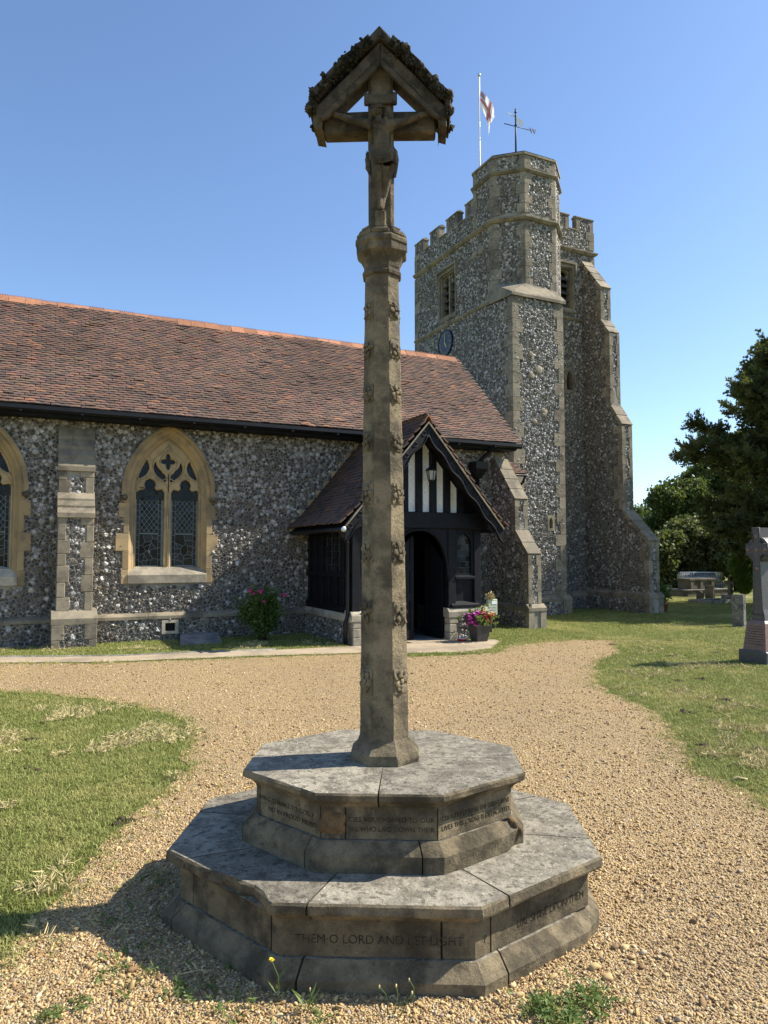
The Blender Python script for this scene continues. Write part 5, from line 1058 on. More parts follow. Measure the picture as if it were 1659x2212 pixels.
# right window bay
MB().plate(rect(7.08, 1.12, 7.53, 2.07), [[(7.16, 1.22), (7.16, 1.78), (7.2, 1.9), (7.31, 1.98), (7.42, 1.9), (7.46, 1.78), (7.46, 1.22)]], -.14, -.07, FR_N(YF)).build('window_frame', T, po)
wp = MB().box((7.1, YF+.12, 1.15), (7.52, YF+.14, 2.05)).build('front_window', MT['lead2'], po)
for i in range(3):
    for j in range(7): pane(wp, rect(7.16+.1*i, 1.22+.11*j, 7.26+.1*i, 1.33+.11*j), FR_N(YF+.115), 0, MT['glass'])
MB().prism([(YF+.1, 1.2), (YF+.02, 1.16), (YF+.02, 1.12), (YF+.1, 1.12)], 7.1, 7.52, ((0, 0, 0), (0, 1, 0), (0, 0, 1), (1, 0, 0))).build('window_sill', T, po)
MB().box((7.1, YF+.1, .66), (7.52, YF+.13, 1.14)).build('panel', T, po); MB().prism([(YF+.12, .72), (YF+.0, .64), (YF+.0, .6), (YF+.12, .6)], 7.0, 7.6, ((0, 0, 0), (0, 1, 0), (0, 0, 1), (1, 0, 0))).build('sill_board', T, po)
MB().box((5.15, YF+.1, .6), (5.6, YF+.13, 2.07)).build('panel', T, po)
# doors: left leaf folded half open, right leaf swung inside
def leaf(hx_, hy, ang, name, w_=.58):
    d = Vector((math.cos(ang), math.sin(ang), 0)); n_ = Vector((-d.y, d.x, 0)); fr = ((hx_, hy, 0), tuple(d), (0, 0, 1), tuple(n_)); lf = MB().prism([(0, .03), (w_, .03), (w_, 1.95), (0, 1.45)], -.02, .02, fr).build(name, T, po)
    for (a, b_, z0, z1) in ((0, .08, .03, 1.45), (w_-.08, w_, .03, 1.9), (.08, w_-.08, .03, .2), (.08, w_-.08, .72, .86), (.08, w_-.08, 1.3, 1.42)): MB().box((0, 0, 0), (1, 1, 1)) and MB().prism(rect(a, z0, b_, z1), -.036, .036, fr).build('rail', T, lf)
    return lf
leaf(5.76, YF+.16, R(14), 'door_leaf'); leaf(6.92, YF+.18, R(96), 'door_leaf')
# gable studs and plaster panels
yg = YF+.1; s50 = (RZ-2.1)/(7.9-RX)
def roof_at(x): return RZ-.12-abs(x-RX)*s50
MB().prism([(XL, 2.3), (RX, RZ-.1), (XR, 2.3)], 0, .03, FR_N(yg+.09)).build('gable_board', T, po)
for k in range(-4, 4):
    c = 6.2+.296*(k+0); c = 6.2+.296*k; a, b_ = c-.083, c+.083; zt0, zt1 = roof_at(a)-.02, roof_at(b_)-.02
    if min(zt0, zt1) > 2.42:
        pn = MB().prism([(a, 2.36), (b_, 2.36), (b_, zt1), (a, zt0)], 0, .03, FR_N(yg+.05)).build('plaster_panel', MT['plaster'], po); g = random.Random(k+20); bb = MB(); z = 2.44
        while z < min(zt0, zt1)-.12:                            # incised scroll and flower pattern
            t0 = g.random()*6; r_ = g.uniform(.03, .048); bb.tube([(c+r_*(1-t/9)*math.cos(t0+t), yg+.019, z+.04+r_*(1-t/9)*math.sin(t0+t)) for t in np.linspace(0, 7, 15)], .0028, 4)
            bb.tube([(c-.05, yg+.019, z-.03), (c, yg+.019, z-.01+g.uniform(-.01, .02)), (c+.05, yg+.019, z-.03)], .0026, 4); z += g.uniform(.1, .15)
        if bb.v: bb.build('pargeting_scroll', MT['pargeting'], pn)
    s0, s1 = b_+.002, b_+.128; zt = min(roof_at(s0), roof_at(s1))
    if zt > 2.4: MB().prism([(s0, 2.34), (s1, 2.34), (s1, roof_at(s1)), (s0, roof_at(s0))], 0, .075, FR_N(yg+.03)).build('stud', T, po)
# roof
YV = 11.12
pt2 = Pieces(po, 'roof_tile', 'roof_tiles', MT['tile2']); gl = random.Random(12)
bell = lambda s_: .05*max(0, 1-s_/.55)**2
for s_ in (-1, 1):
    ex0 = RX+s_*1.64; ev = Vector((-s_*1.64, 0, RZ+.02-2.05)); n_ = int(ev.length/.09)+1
    tile_slope(pt2, (ex0, YV, 2.05), (0, 1, 0), ev, 0, 17, n_, .163, .09, gl, None, .72 if s_ < 0 else 1.1, bell)  # shade of the left slope is put into its tile colour, right slope lightened
    MB().prism([(RX, RZ-.02), (RX+s_*1.62, 2.03), (RX+s_*1.6, 1.99), (RX, RZ-.1)], -YV-.02, -YW, FR_N(0)).build('roof_deck', T, po)
pt2.finish()
rm2 = ridge_mesh(.24, .1, 6, .11)
for k in range(11): o = bpy.data.objects.new('ridge_tile', rm2); COL.objects.link(o); o.parent = po; o.location = (0, YV-11.5+.24*k, RZ+.05); o.rotation_euler = (0, 0, PI/2)
# barge boards with scalloped edge
for s_ in (-1, 1):
    n = 48; top = []; low = []
    for i in range(n+1):
        t = i/n; x = RX+s_*(.0+1.6*t); z = RZ-.03-s50*1.6*t; top.append((x, z)); wv_ = .2+.035*abs(math.sin(t*PI*4.5))+.02*math.sin(t*PI*9); low.append((x, z-wv_*1.25))
    MB().prism(top+[(x, z-.035) for x, z in top[::-1]], 0, .075, FR_N(YV+.07)).build('verge_mortar', MT['buff'], po); top = [(x, z-.04) for x, z in top]
    bd = MB().prism(top+low[::-1], 0, .035, FR_N(YV+.06)).build('barge_board', T, po); MB().tube([(x, YV+.02, z+.012) for x, z in low[::1]], .014, 5).build('board_moulding', T, bd)
    for k in range(9):
        t = (k+.5)/9; x = RX+s_*1.6*t; z = RZ-.03-s50*1.6*t-.12; ringp = [(x+.042*math.cos(a), YV+.022, z+.042*math.sin(a)) for a in np.linspace(0, 2*PI, 11)]; MB().tube(ringp, .008, 4).build('carved_roundel', T, bd)
    MB().prism([(RX+s_*1.5, 2.06), (RX+s_*1.62, 2.0), (RX+s_*1.45, 1.98), (RX+s_*1.28, 2.06), (RX+s_*1.3, 2.3)], 0, .06, FR_N(YV+.12)).build('bracket', T, po)
MB().tube([(RX-1.64, YV, 2.0), (RX-1.64, YW-.1, 2.0)], .045, 8).build('gutter', MT['iron'], po); MB().tube([(RX-1.6, YV+.15, 1.97), (RX-1.55, YV+.3, 1.88), (XL-.06, YF+.1, 1.78), (XL-.06, YF+.1, .5), (XL-.1, YF+.1, .4), (XL-.1, YF+.1, .03)], .04, 8).build('downpipe', MT['iron'], po)
MB().blob((RX-1.64, YV-.005, 2.0), .05, 1, 2, 0, sq=(1, .3, 1)).build('gutter_end', MT['steel'], po)
# side walls
MB().box((XL+.06, YF+.15, .5), (XL+.1, YW-.02, 2.1)).build('side_panel', T, po); MB().box((7.56, YF+.15, .5), (7.6, YW-.02, 2.1)).build('side_panel', T, po)
for k in range(7): y_ = YF+.1+.36*k; MB().box((XL+.02, y_, .54), (XL+.12, y_+.07, 2.08), .006).build('side_post', T, po)
for z0, z1 in ((.54, .66), (1.16, 1.26), (2.0, 2.1)): MB().box((XL+.0, YF+.1, z0), (XL+.13, YW-.02, z1), .006).build('side_rail', T, po)
for y_ in (12.17, 12.53):
    sw = MB().box((XL+.045, y_+.07, 1.26), (XL+.056, y_+.33, 2.0)).build('side_window', MT['lead2'], po)
    for i in range(3):
        for j in range(6): pane(sw, rect(y_+.075+.083*i, 1.265+.122*j, y_+.158+.083*i, 1.387+.122*j), FR_E(XL+.042), 0, MT['glass'])
MB().box((XL+.1, YW-.12, .0), (XR-.05, YW-.06, 2.1)).build('inner_boarding', MT['dark'], po); MB().box((XL+.2, YF+.2, -.05), (XR-.2, YW-.1, .014)).build('porch_floor', MT['slabstone'], po)
nb = MB().box((6.18, 13.72, 1.3), (6.6, 13.76, 1.8)).build('notice_board', MT['timber'], po); MB().box((6.22, 13.712, 1.36), (6.4, 13.718, 1.74)).box((6.43, 13.712, 1.45), (6.56, 13.718, 1.74)).build('notice_paper', MT['pargeting'], nb)
pq.finish()
# lantern hanging in the gable
lx, ly = 6.47, YV+.22; lt = thing('hanging_lantern', 'small black hexagonal lantern hanging in the porch gable', 'lantern', (lx, ly, 2.95))
MB().tube([(lx, ly+.1, 3.42), (lx, ly, 3.38), (lx, ly, 3.15)], .012, 6).build('hanger', MT['iron'], lt); MB().lathe([(.015, 3.2), (.05, 3.15), (.095, 3.1), (.09, 3.09)], 6, Matrix.Translation((lx, ly, 0))).build('cap', MT['iron'], lt)
MB().lathe([(.075, 3.09), (.05, 2.92)], 6, Matrix.Translation((lx, ly, 0))).build('glass', plain('lantern_glass', (.3, .3, .27), .25, .5, .1, 5, 0), lt); MB().lathe([(.055, 2.925), (.05, 2.9), (.02, 2.89)], 6, Matrix.Translation((lx, ly, 0))).build('base', MT['iron'], lt)
for k in range(6): a = PI/6+k*PI/3; MB().tube([(lx+.088*math.cos(a), ly+.088*math.sin(a), 3.09), (lx+.06*math.cos(a), ly+.06*math.sin(a), 2.92)], .007, 4).build('glazing_bar', MT['iron'], lt)

# ================================================================== GRAVEYARD
def at(x, y): p = G(x, y, .1); p = G(x, y, tz(p[0], p[1])); return (float(p[0]), float(p[1]), tz(p[0], p[1]))
# granite cross
gx, gy = 9.53, 7.25; gc = thing('granite_grave_cross', 'tall granite wheel cross with bosses on a tapering red granite base at the right edge', 'gravestone', (gx, gy, 0))
GR, RG = MT['greygranite'], MT['redgranite']
cor = ((-1, -1), (1, -1), (1, 1), (-1, 1)); gy = 7.17; gxa = 9.42; gxb = 10.2; gm = (gxa+gxb)/2; hx2 = (gxb-gxa)/2
MB().box((gxa, gy-.23, -.05), (gxb, gy+.23, .19), .012).build('plinth', GR, gc)
MB().add([(gm+sx*(hx2-.05), gy+sy*.185, .19) for sx, sy in cor]+[(gm+sx*(hx2-.1), gy+sy*.15, .58) for sx, sy in cor]+[(gm+sx*(hx2-.13), gy+sy*.12, .62) for sx, sy in cor],
         [(k*4+i, k*4+(i+1) % 4, k*4+4+(i+1) % 4, k*4+4+i) for k in range(2) for i in range(4)]+[(8, 9, 10, 11), (3, 2, 1, 0)]).build('tapered_base', RG, gc)
gx = gxa+.26
frg = ((gx-.1, gy, 0), (0, 1, 0), (0, 0, 1), (-1, 0, 0)); CZ = 1.655
cp = [(-.12, .62), (.12, .62), (.105, .7), (.082, .78), (.06, 1.38), (.052, CZ-.12), (.1, CZ-.075), (.2, CZ-.085), (.2, CZ+.085), (.1, CZ+.075), (.055, CZ+.12), (.068, 1.975), (-.068, 1.975), (-.055, CZ+.12), (-.1, CZ+.075), (-.2, CZ+.085), (-.2, CZ-.085), (-.1, CZ-.075), (-.052, CZ-.12), (-.06, 1.38), (-.082, .78), (-.105, .7)]
cp = [(a*.92, z) for a, z in cp]; MB().prism(cp, -.34, .0, frg).build('cross', GR, gc)
MB().plate([(.185*math.cos(t), CZ+.185*math.sin(t)) for t in np.linspace(0, 2*PI, 37)[:-1]], [[(.135*math.cos(t), CZ+.135*math.sin(t)) for t in np.linspace(0, 2*PI, 37)[:-1]]], -.3, -.03, frg).build('wheel_ring', GR, gc)
MB().tube([(gx-.102, gy+a, z) for a, z in cp[2:]+cp[2:3]], .009, 5).build('edge_bead', GR, gc)
for a, z in ((0, CZ), (.14, CZ), (-.14, CZ), (0, CZ+.19), (0, CZ-.28)): MB().blob((gx-.1, gy+a, z), .036, 2, 2, .15, sq=(.8, 1, 1)).build('boss', RG, gc)
for k in range(9): MB().prism([(-.15+.003*k, .53-.035*k), (.15-.003*k, .53-.035*k), (.15-.003*k, .545-.035*k), (-.15+.003*k, .545-.035*k)], .0, .0, frg) if False else None
for k, wd in enumerate((.1, .14, .12, .15, .13, .15, .11, .14)):
    z = .53-.036*k; xo = gxa+.05+.05*(z-.19)/.39-.0015; MB().add([(xo-.001, gy-wd, z), (xo-.001, gy+wd, z), (xo+.001, gy+wd, z+.009), (xo+.001, gy-wd, z+.009)], [(0, 1, 2, 3)]).build('inscription_line', MT['ragstone'], gc)
def headstone(name, label, x, y, w_, h, t, m, shape='flat', rz=0., lean=0.):
    p = at(x, y); hs = thing(name, label, 'gravestone', p, rz); r_ = {'flat': [(-w_/2, h), (w_/2, h*.985)], 'round': [(-w_/2*math.cos(a), h-w_*.35+w_*.35*math.sin(a)) for a in np.linspace(0, PI, 9)]}[shape]
    b = MB().prism([(-w_/2, -.1)]+r_+[(w_/2, -.1)], -t/2, t/2, ((0, 0, 0), (0, 1, 0), (math.sin(lean), 0, math.cos(lean)), (-1, 0, 0)), bev=.008); b.build('slab', m, hs, world=False)
    MB().box((-t/2-.04, -w_/2-.03, -.1), (t/2+.04, w_/2+.03, .03), .01).build('foot', m, hs, world=False); return hs
headstone('headstone', 'pale mottled upright headstone standing behind the granite cross', 1597, 1352, .27, .74, .1, MT['headstone'], 'flat', R(6))
headstone('headstone', 'small round topped headstone beside the taller flat one', 1512, 1297, .26, .34, .09, MT['ragstone'], 'round', 0, .03)
headstone('headstone', 'narrow flat topped headstone in front of the chest tomb', 1534, 1297, .36, .55, .1, MT['ragstone'], 'flat', R(-4), -.02)
p = at(1578, 1299); sc_ = thing('stone_grave_cross', 'pale stone cross on stepped base near the metal barriers', 'gravestone', p)
for k, (a, z0, z1) in enumerate(((.34, -.1, .11), (.24, .11, .24))): MB().box((-a*.8, -a, z0), (a*.8, a, z1), .012).build('step', MT['headstone'], sc_, world=False)
MB().prism([(-.07, .24), (-.06, .6), (-.2, .6), (-.2, .73), (-.055, .73), (-.055, .88), (.055, .88), (.055, .73), (.2, .73), (.2, .6), (.06, .6), (.07, .24)], -.06, .06, ((0, 0, 0), (0, 1, 0), (0, 0, 1), (-1, 0, 0)), bev=.008).build('cross', MT['ragstone'], sc_, world=False)
p = at(1485.5, 1291); ct = thing('chest_tomb', 'large old chest tomb on a broad stone slab in the graveyard', 'tomb', p)
MB().box((0, 0, -.1), (2.3, 1.0, .24), .02, jit=.006).build('base', MT['ragstone'], ct, world=False); MB().box((-.04, -.04, .24), (2.34, 1.04, .3), .015, jit=.006).build('base_slab', MT['headstone'], ct, world=False)
MB().box((.35, .2, .3), (1.75, .78, .62), .015, jit=.006).build('chest', MT['ragstone'], ct, world=False); MB().box((.3, .15, .62), (1.8, .83, .72), .025, jit=.008).build('lid', MT['ragstone'], ct, world=False)
for a in (.38, .9, 1.52): MB().box((a, .17, .3), (a+.17, .21, .62), .01).build('panel_pilaster', MT['ragstone'], ct, world=False)
p = at(1532, 1306); kt = thing('kerbed_grave', 'low grave with stone kerbs in front of the headstones', 'grave', p)
for (a, b_) in (((0, 0, -.1), (1.5, .12, .13)), ((0, .12, -.1), (.12, .75, .13)), ((1.38, .12, -.1), (1.5, .75, .13)), ((0, .75, -.1), (1.5, .87, .13))): MB().box(a, b_, .015, jit=.005).build('kerb_stone', MT['headstone'], kt, world=False)
MB().box((.1, .1, -.1), (1.4, .77, .06)).build('earth', MT['soil'], kt, world=False)
# crowd barriers leaning together
bd_ = Vector((.93, -.36, 0)).normalized(); bn = Vector((.36, .93, 0)).normalized(); bp = Vector(at(1493, 1282)); H_ = .86
brl = ('foremost galvanised crowd barrier of the stack behind the chest tomb', 'second galvanised crowd barrier of the stack behind the chest tomb', 'third galvanised crowd barrier of the stack behind the chest tomb', 'fourth galvanised crowd barrier of the stack behind the chest tomb', 'rearmost galvanised crowd barrier, nearest the dark trees')
for k in range(5):
    q = bp+bd_*(.11*k)+bn*(.06*k+1.1); q.z = tz(q.x, q.y); br = thing('crowd_barrier', brl[k], 'barrier', tuple(q), group='crowd barriers stacked behind the chest tomb'); P = lambda a, z: q+bd_*a+Vector((0, 0, z)); L_ = 1.75; c = .1
    MB().tube([P(.0, .12), P(0, H_-c), P(c*.3, H_-c*.3), P(c, H_), P(L_-c, H_), P(L_-c*.3, H_-c*.3), P(L_, H_-c), P(L_, .12), P(0, .12)], .019, 6).build('frame', MT['steel'], br)
    for j in range(16): a = .1+j*(L_-.2)/15; MB().tube([P(a, .13), P(a, H_)], .007, 4).build('bar', MT['steel'], br)
    for z in (.35, .6): MB().tube([P(0, z), P(L_, z)], .009, 4).build('rail', MT['steel'], br)
    for a in (.2, L_-.2): MB().tube([P(a, .13), P(a, .02), P(a, .02)-bn*.2], .015, 5).build('foot', MT['steel'], br)
# flat slab at the wall foot
sp = MB(); sp.add([(2.33, 12.84, .0), (3.05, 12.84, .0), (3.18, 13.72, .07), (2.5, 13.72, .07)]+[(2.33, 12.84, .05), (3.05, 12.84, .05), (3.18, 13.72, .12), (2.5, 13.72, .12)], [(3, 2, 1, 0), (4, 5, 6, 7), (0, 1, 5, 4), (1, 2, 6, 5), (2, 3, 7, 6), (3, 0, 4, 7)])
sp.build('ledger_slab', MT['slabstone'], None, label='flat grey stone slab lying in the grass under the traceried window', cat='slab')

# ================================================================== PLANTS
def leafquad(b, c, d, n_, ln, wd):
    d = Vector(d).normalized(); s_ = d.cross(Vector(n_)).normalized()*wd; c = Vector(c); k = len(b[0]); b[0].extend([c, c+d*ln*.5+s_, c+d*ln, c+d*ln*.5-s_]); b[1].append((k, k+1, k+2, k+3))
def leaf_cluster(n, rad, ln, wd, seed, flat=1.):
    g = random.Random(seed); b = ([], [])
    for _ in range(n):
        u_ = Vector((g.gauss(0, 1), g.gauss(0, 1), g.gauss(0, 1)*flat)).normalized(); leafquad(b, u_*rad*g.random()**.6, (g.gauss(0, 1), g.gauss(0, 1), g.gauss(-.1, .7)), (g.gauss(0, 1), g.gauss(0, 1), 1.2), ln*g.uniform(.7, 1.3), wd*g.uniform(.7, 1.3))
    return b
def spray(n, length, ln, seed):
    g = random.Random(seed); b = ([], [])
    for i in range(n):
        t = i/n; z = t*length; a = g.random()*2*PI; r_ = (1-t*.7)*.1; base = Vector((g.gauss(0, .012), g.gauss(0, .012), z)); leafquad(b, base, (math.cos(a)*1., math.sin(a)*.8, .75), (g.gauss(0, .6), g.gauss(0, .6), 1), ln*(1.1-.5*t)*g.uniform(.7, 1.2), ln*.16)
    return b
OAKSRC = [leaf_cluster(26, .34, .15, .055, s_) for s_ in range(4)]; YEWSRC = [spray(34, .42, .17, s_+40) for s_ in range(4)]; ROSESRC = [leaf_cluster(9, .06, .05, .018, s_+60) for s_ in range(3)]; CONSRC = [spray(22, .16, .06, s_+80) for s_ in range(3)]
def limbs(b, p, d, ln, r_, depth_, g, out):
    d = d.normalized(); q = p+d*ln; b.tube([p, p.lerp(q, .5)+Vector((g.gauss(0, .04), g.gauss(0, .04), 0))*ln, q], [r_, r_*.8, r_*.6], 7); out.append(q)
    if depth_:
        for _ in range(3): limbs(b, q, d+Vector((g.gauss(0, .7), g.gauss(0, .7), g.gauss(.1, .35))), ln*.68, r_*.58, depth_-1, g, out)
def broadleaf(name, label, loc, h, rx, n, m, seed, group, srcs=OAKSRC, low=.12, s_=1.):
    g = random.Random(seed); g2_ = np.random.default_rng(seed); t = thing(name, label, 'tree', loc, 0, group); b = MB(); out = []; L_ = Vector(loc)
    limbs(b, L_-Vector((0, 0, .2)), Vector((g.gauss(0, .05), g.gauss(0, .05), 1)), h*.34, h*.035, 2, g, out); b.build('trunk', MT['bark'], t)
    lob = [(L_+Vector((g.uniform(-.6, .6)*rx, g.uniform(-.6, .6)*rx, h*g.uniform(low+.12, .86))), rx*g.uniform(.28, .5)) for _ in range(20)]+[(L_+Vector((0, 0, h*.55)), rx*.7), (L_+Vector((0, 0, h*.82)), rx*.42)]
    P = []
    for _ in range(n):
        c, r_ = lob[g.randrange(len(lob))]; u_ = Vector((g.gauss(0, 1), g.gauss(0, 1), g.gauss(0, 1))).normalized()*r_*g.random()**.28; q = c+Vector((u_.x, u_.y, u_.z*.8))
        if q.z > L_.z+h*low*.5: P.append(q)
    P = np.array(P); k = len(P); sc_ = g2_.uniform(.6, 1.25, (k, 1))*s_*np.ones((1, 3)); scatter('crown', srcs, P, g2_.uniform(0, 6.28, (k, 3)), sc_, m, t, kind='stuff'); return t
def treeat(x, ytop, d, w_, name, label, m, seed, n=1500, low=.1, group='trees beyond the graveyard'):
    p = DEP(x, 1195, d); zt = float(DEP(x, ytop, d)[2]); zg = tz(p[0], p[1]); broadleaf(name, label, (float(p[0]), float(p[1]), zg), zt-zg, w_/2/F*d*1.15, n, m, seed, group, low=low, s_=.5+d/60)
treeat(1384, 1085, 52, 95, 'ash_tree', 'pale distant tree showing just beyond the tower buttress', MT['lime'], 1, 900)
treeat(1462, 1022, 40, 125, 'oak_tree', 'dark round oak left of the yew behind the tower base', MT['oak'], 2, 2200)
treeat(1540, 975, 42, 150, 'oak_tree', 'taller dark oak behind the chest tomb', MT['oak'], 3, 2600)
treeat(1640, 930, 44, 190, 'oak_tree', 'broad dark oak behind the conifer and the granite cross', MT['oak'], 4, 2600)
treeat(1780, 880, 40, 240, 'oak_tree', 'oak hidden behind the yew at the right edge', MT['oak'], 5, 1600)
treeat(1425, 1150, 33, 75, 'holly_bush', 'low dark bush beside the tower buttress, left of the chest tomb', MT['yew'], 6, 900, .0); treeat(1500, 1120, 34, 120, 'holly_bush', 'dense dark bush directly above the chest tomb', MT['yew'], 7, 1300, .0); treeat(1590, 1100, 33, 130, 'holly_bush', 'dense dark bush behind the crowd barriers', MT['yew'], 8, 1300, .0)
# yew
YP = Vector((21.6, 13.8, -.1)); yt = thing('yew_tree', 'big dark yew with feathery upswept branches filling the right edge', 'tree', tuple(YP)); g = random.Random(21); P = []; Q = []; b = MB(); Hy = 9.0
b.tube([YP-Vector((0, 0, .3)), YP+Vector((.1, 0, 2)), YP+Vector((-.1, .1, 4.5)), YP+Vector((0, 0, Hy-.6))], [.42, .34, .2, .04], 9)
for k in range(330):
    z0 = Hy*g.uniform(.12, .93); f_ = 1-z0/Hy; ln = (4.0*min(1, f_*1.5+.14))*g.uniform(.55, 1.12)*(1 if z0 > 3 else .8); a = g.random()*2*PI; up_ = g.uniform(.25, .75)*(1 if z0 > 3 else .55); d = Vector((math.cos(a), math.sin(a), up_)).normalized()
    st = YP+Vector((0, 0, z0)); end = st+d*ln; mid_ = st+d*ln*.5-Vector((0, 0, .06*ln)); b.tube([st, mid_, end], [.05, .03, .01], 4)
    for j in range(int(ln*26)):
        t = .12+.88*g.random()**.75; p = st.lerp(end, t)+Vector((g.gauss(0, 1), g.gauss(0, 1), g.gauss(-.1, .8)))*(.26*(1.15-t)+.05); P.append(p); dd = (d+Vector((g.gauss(0, .6), g.gauss(0, .6), g.gauss(.1, .5)))).normalized(); Q.append(dd.to_track_quat('Z', 'Y').to_euler())
b.build('trunk', MT['bark'], yt); P = np.array(P); Q = np.array([tuple(e) for e in Q]); k = len(P); scatter('crown', YEWSRC, P, Q, nr.uniform(.65, 1.2, (k, 1))*np.ones((1, 3)), MT['yew'], yt, kind='stuff')
# dwarf conifer
cp_ = Vector((*at(1609, 1300)[:2], .13)); cn = thing('dwarf_conifer', 'bright green cone shaped conifer behind the granite cross', 'shrub', tuple(cp_)); P = []; Q = []
for _ in range(2200):
    t = g.random(); r_ = .42*math.sin(min(1, t*1.05)*PI*.93+.12)**.7*g.random()**.25*(1.1-.35*t); a = g.random()*2*PI; P.append((cp_.x+r_*math.cos(a), cp_.y+r_*math.sin(a), cp_.z+.02+2.0*t)); Q.append(tuple(Vector((math.cos(a)*.5, math.sin(a)*.5, 1)).to_track_quat('Z', 'Y').to_euler()))
MB().tube([cp_, cp_+Vector((0, 0, 1.7))], [.06, .02], 6).build('trunk', MT['bark'], cn); scatter('foliage', CONSRC, P, np.array(Q), nr.uniform(.8, 1.6, (2200, 1))*np.ones((1, 3)), MT['conifer'], cn, kind='stuff')
# rose bush
def flower(parent, c, r_, m, name, seed, n=9):
    gg = random.Random(seed); bb = MB(); c = Vector(c)
    for i in range(n):
        a = i*2.4; el = .2+.9*(i/n); d = Vector((math.cos(a)*math.cos(el), math.sin(a)*math.cos(el), math.sin(el))); s_ = d.cross(Vector((0, 0, 1))).normalized()*r_*.55; u_ = d.cross(s_).normalized()*r_*.25; bb.add([c, c+d*r_*.6+s_, c+d*r_*1.05+u_, c+d*r_*.6-s_], [(0, 1, 2, 3)], True)
    bb.blob(c, r_*.45, seed, 1, .3); return bb.build(name, m, parent)
rb = Vector((3.82, 12.9, 0)); rs = thing('rose_bush', 'leafy rose bush with pink blooms against the nave wall by the porch', 'bush', tuple(rb)); b = MB(); P = []; g = random.Random(5)
for k in range(26):
    a = g.random()*2*PI; top = rb+Vector((math.cos(a)*g.uniform(.05, .46), math.sin(a)*g.uniform(.05, .3), g.uniform(.4, .98))); m_ = rb.lerp(top, .5)+Vector((0, 0, .1)); s0 = rb+Vector((g.gauss(0, .04), g.gauss(0, .04), 0)); b.tube([s0, m_, top], [.01, .008, .004], 4)
    for j in range(30): t = .25+.75*g.random(); P.append(tuple((s0.lerp(m_, t*2) if t < .5 else m_.lerp(top, t*2-1))+Vector((g.gauss(0, .06), g.gauss(0, .06), g.gauss(0, .05)))))
b.build('stems', MT['bark'], rs); k = len(P); scatter('foliage', ROSESRC, P, nr.uniform(0, 6.28, (k, 3)), nr.uniform(.7, 1.3, (k, 1))*np.ones((1, 3)), MT['roseleaf'], rs, kind='stuff')
for k, (x, y) in enumerate(((540, 1277), (563, 1279), (614, 1287), (548, 1283), (570, 1300))): flower(rs, WY(x, y, 12.62), .06 if k < 3 else .04, MT['pink'], 'rose', k)
# planter with flowers, bowl, sign
pl = Vector((7.33, 11.12, .012)); ptg = thing('flower_planter', 'square grey planter of pink and magenta flowers beside the porch door', 'planter', tuple(pl))
MB().add([(pl.x+sx*a, pl.y+sy*a, pl.z+z) for a, z in ((.105, 0), (.155, .27), (.165, .27), (.165, .31), (.14, .31), (.13, .27)) for sx, sy in ((-1, -1), (1, -1), (1, 1), (-1, 1))], [(r_*4+i, r_*4+(i+1) % 4, r_*4+4+(i+1) % 4, r_*4+4+i) for r_ in range(5) for i in range(4)]+[(0, 1, 2, 3), (20, 21, 22, 23)]).build('pot', MT['planter'], ptg)
P = [tuple(pl+Vector((g.gauss(0, .11), g.gauss(0, .1), .33+abs(g.gauss(0, .09))))) for _ in range(260)]; scatter('foliage', ROSESRC, P, nr.uniform(0, 6.28, (260, 3)), nr.uniform(.6, 1.1, (260, 1))*np.ones((1, 3)), MT['weedleaf'], ptg, kind='stuff')
for k in range(80):
    a = g.uniform(-.26, .26); c = pl+Vector((a, g.uniform(-.16, .08), .34+g.uniform(-.06, .2)*(1-abs(a)))); m = MT['magenta'] if a < -.07 else (MT['pink'] if k % 3 else MT['red']) if a < .1 else (MT['orange'] if k % 2 else MT['red']); flower(ptg, c, g.uniform(.035, .058), m, 'flower', k, 7)
bw = thing('dog_bowl', 'red enamel bowl with white rim on the ground by the flower planter', 'bowl', (7.06, 11.28, .012)); MB().lathe([(.075, 0), (.095, .03), (.1, .045), (.092, .048), (.08, .02)], 20, smooth=True).build('bowl', MT['redbowl'], bw, world=False); MB().lathe([(.1, .043), (.104, .05), (.095, .055), (.088, .048)], 20, smooth=True, cap=False).build('rim', MT['white'], bw, world=False)
q = WY(1060, 1315, 12.2); sg = thing('notice_box', 'pale green notice box on a wooden post right of the porch', 'sign', (float(q[0]), 12.2, 0)); qx = float(q[0])
MB().box((qx-.025, 12.19, -.1), (qx+.025, 12.24, .5), .004).build('post', MT['bark'], sg); MB().box((qx-.11, 12.12, .36), (qx+.11, 12.2, .68), .008).build('box', MT['greenwood'], sg); MB().box((qx-.03, 12.114, .58), (qx+.1, 12.119, .64)).build('notice', MT['white'], sg)
for z in (.42, .47, .52): MB().box((qx-.09, 12.115, z), (qx+.09, 12.119, z+.008)).build('text_line', MT['pargeting'], sg)
P = [(qx+g.uniform(-.1, .03), 12.16+g.uniform(-.03, .03), .68+g.uniform(0, .12)) for _ in range(40)]; scatter('dried_plants', ROSESRC, P, nr.uniform(0, 6.28, (40, 3)), nr.uniform(.5, .9, (40, 1))*np.ones((1, 3)), MT['straw'], sg, kind='stuff')
p = Vector(at(1433, 1322)); tp = thing('terracotta_pot', 'terracotta pot with a small leafy shrub by the tower buttress', 'pot', tuple(p)); MB().lathe([(.1, 0), (.14, .22), (.16, .22), (.16, .27), (.13, .27), (.12, .2)], 14, smooth=True).build('pot', MT['terracotta'], tp, world=False)
P = [tuple(p+Vector((g.gauss(0, .1), g.gauss(0, .1), .3+g.random()*.45))) for _ in range(120)]; scatter('foliage', ROSESRC, P, nr.uniform(0, 6.28, (120, 3)), nr.uniform(.8, 1.3, (120, 1))*np.ones((1, 3)), MT['roseleaf'], tp, kind='stuff')
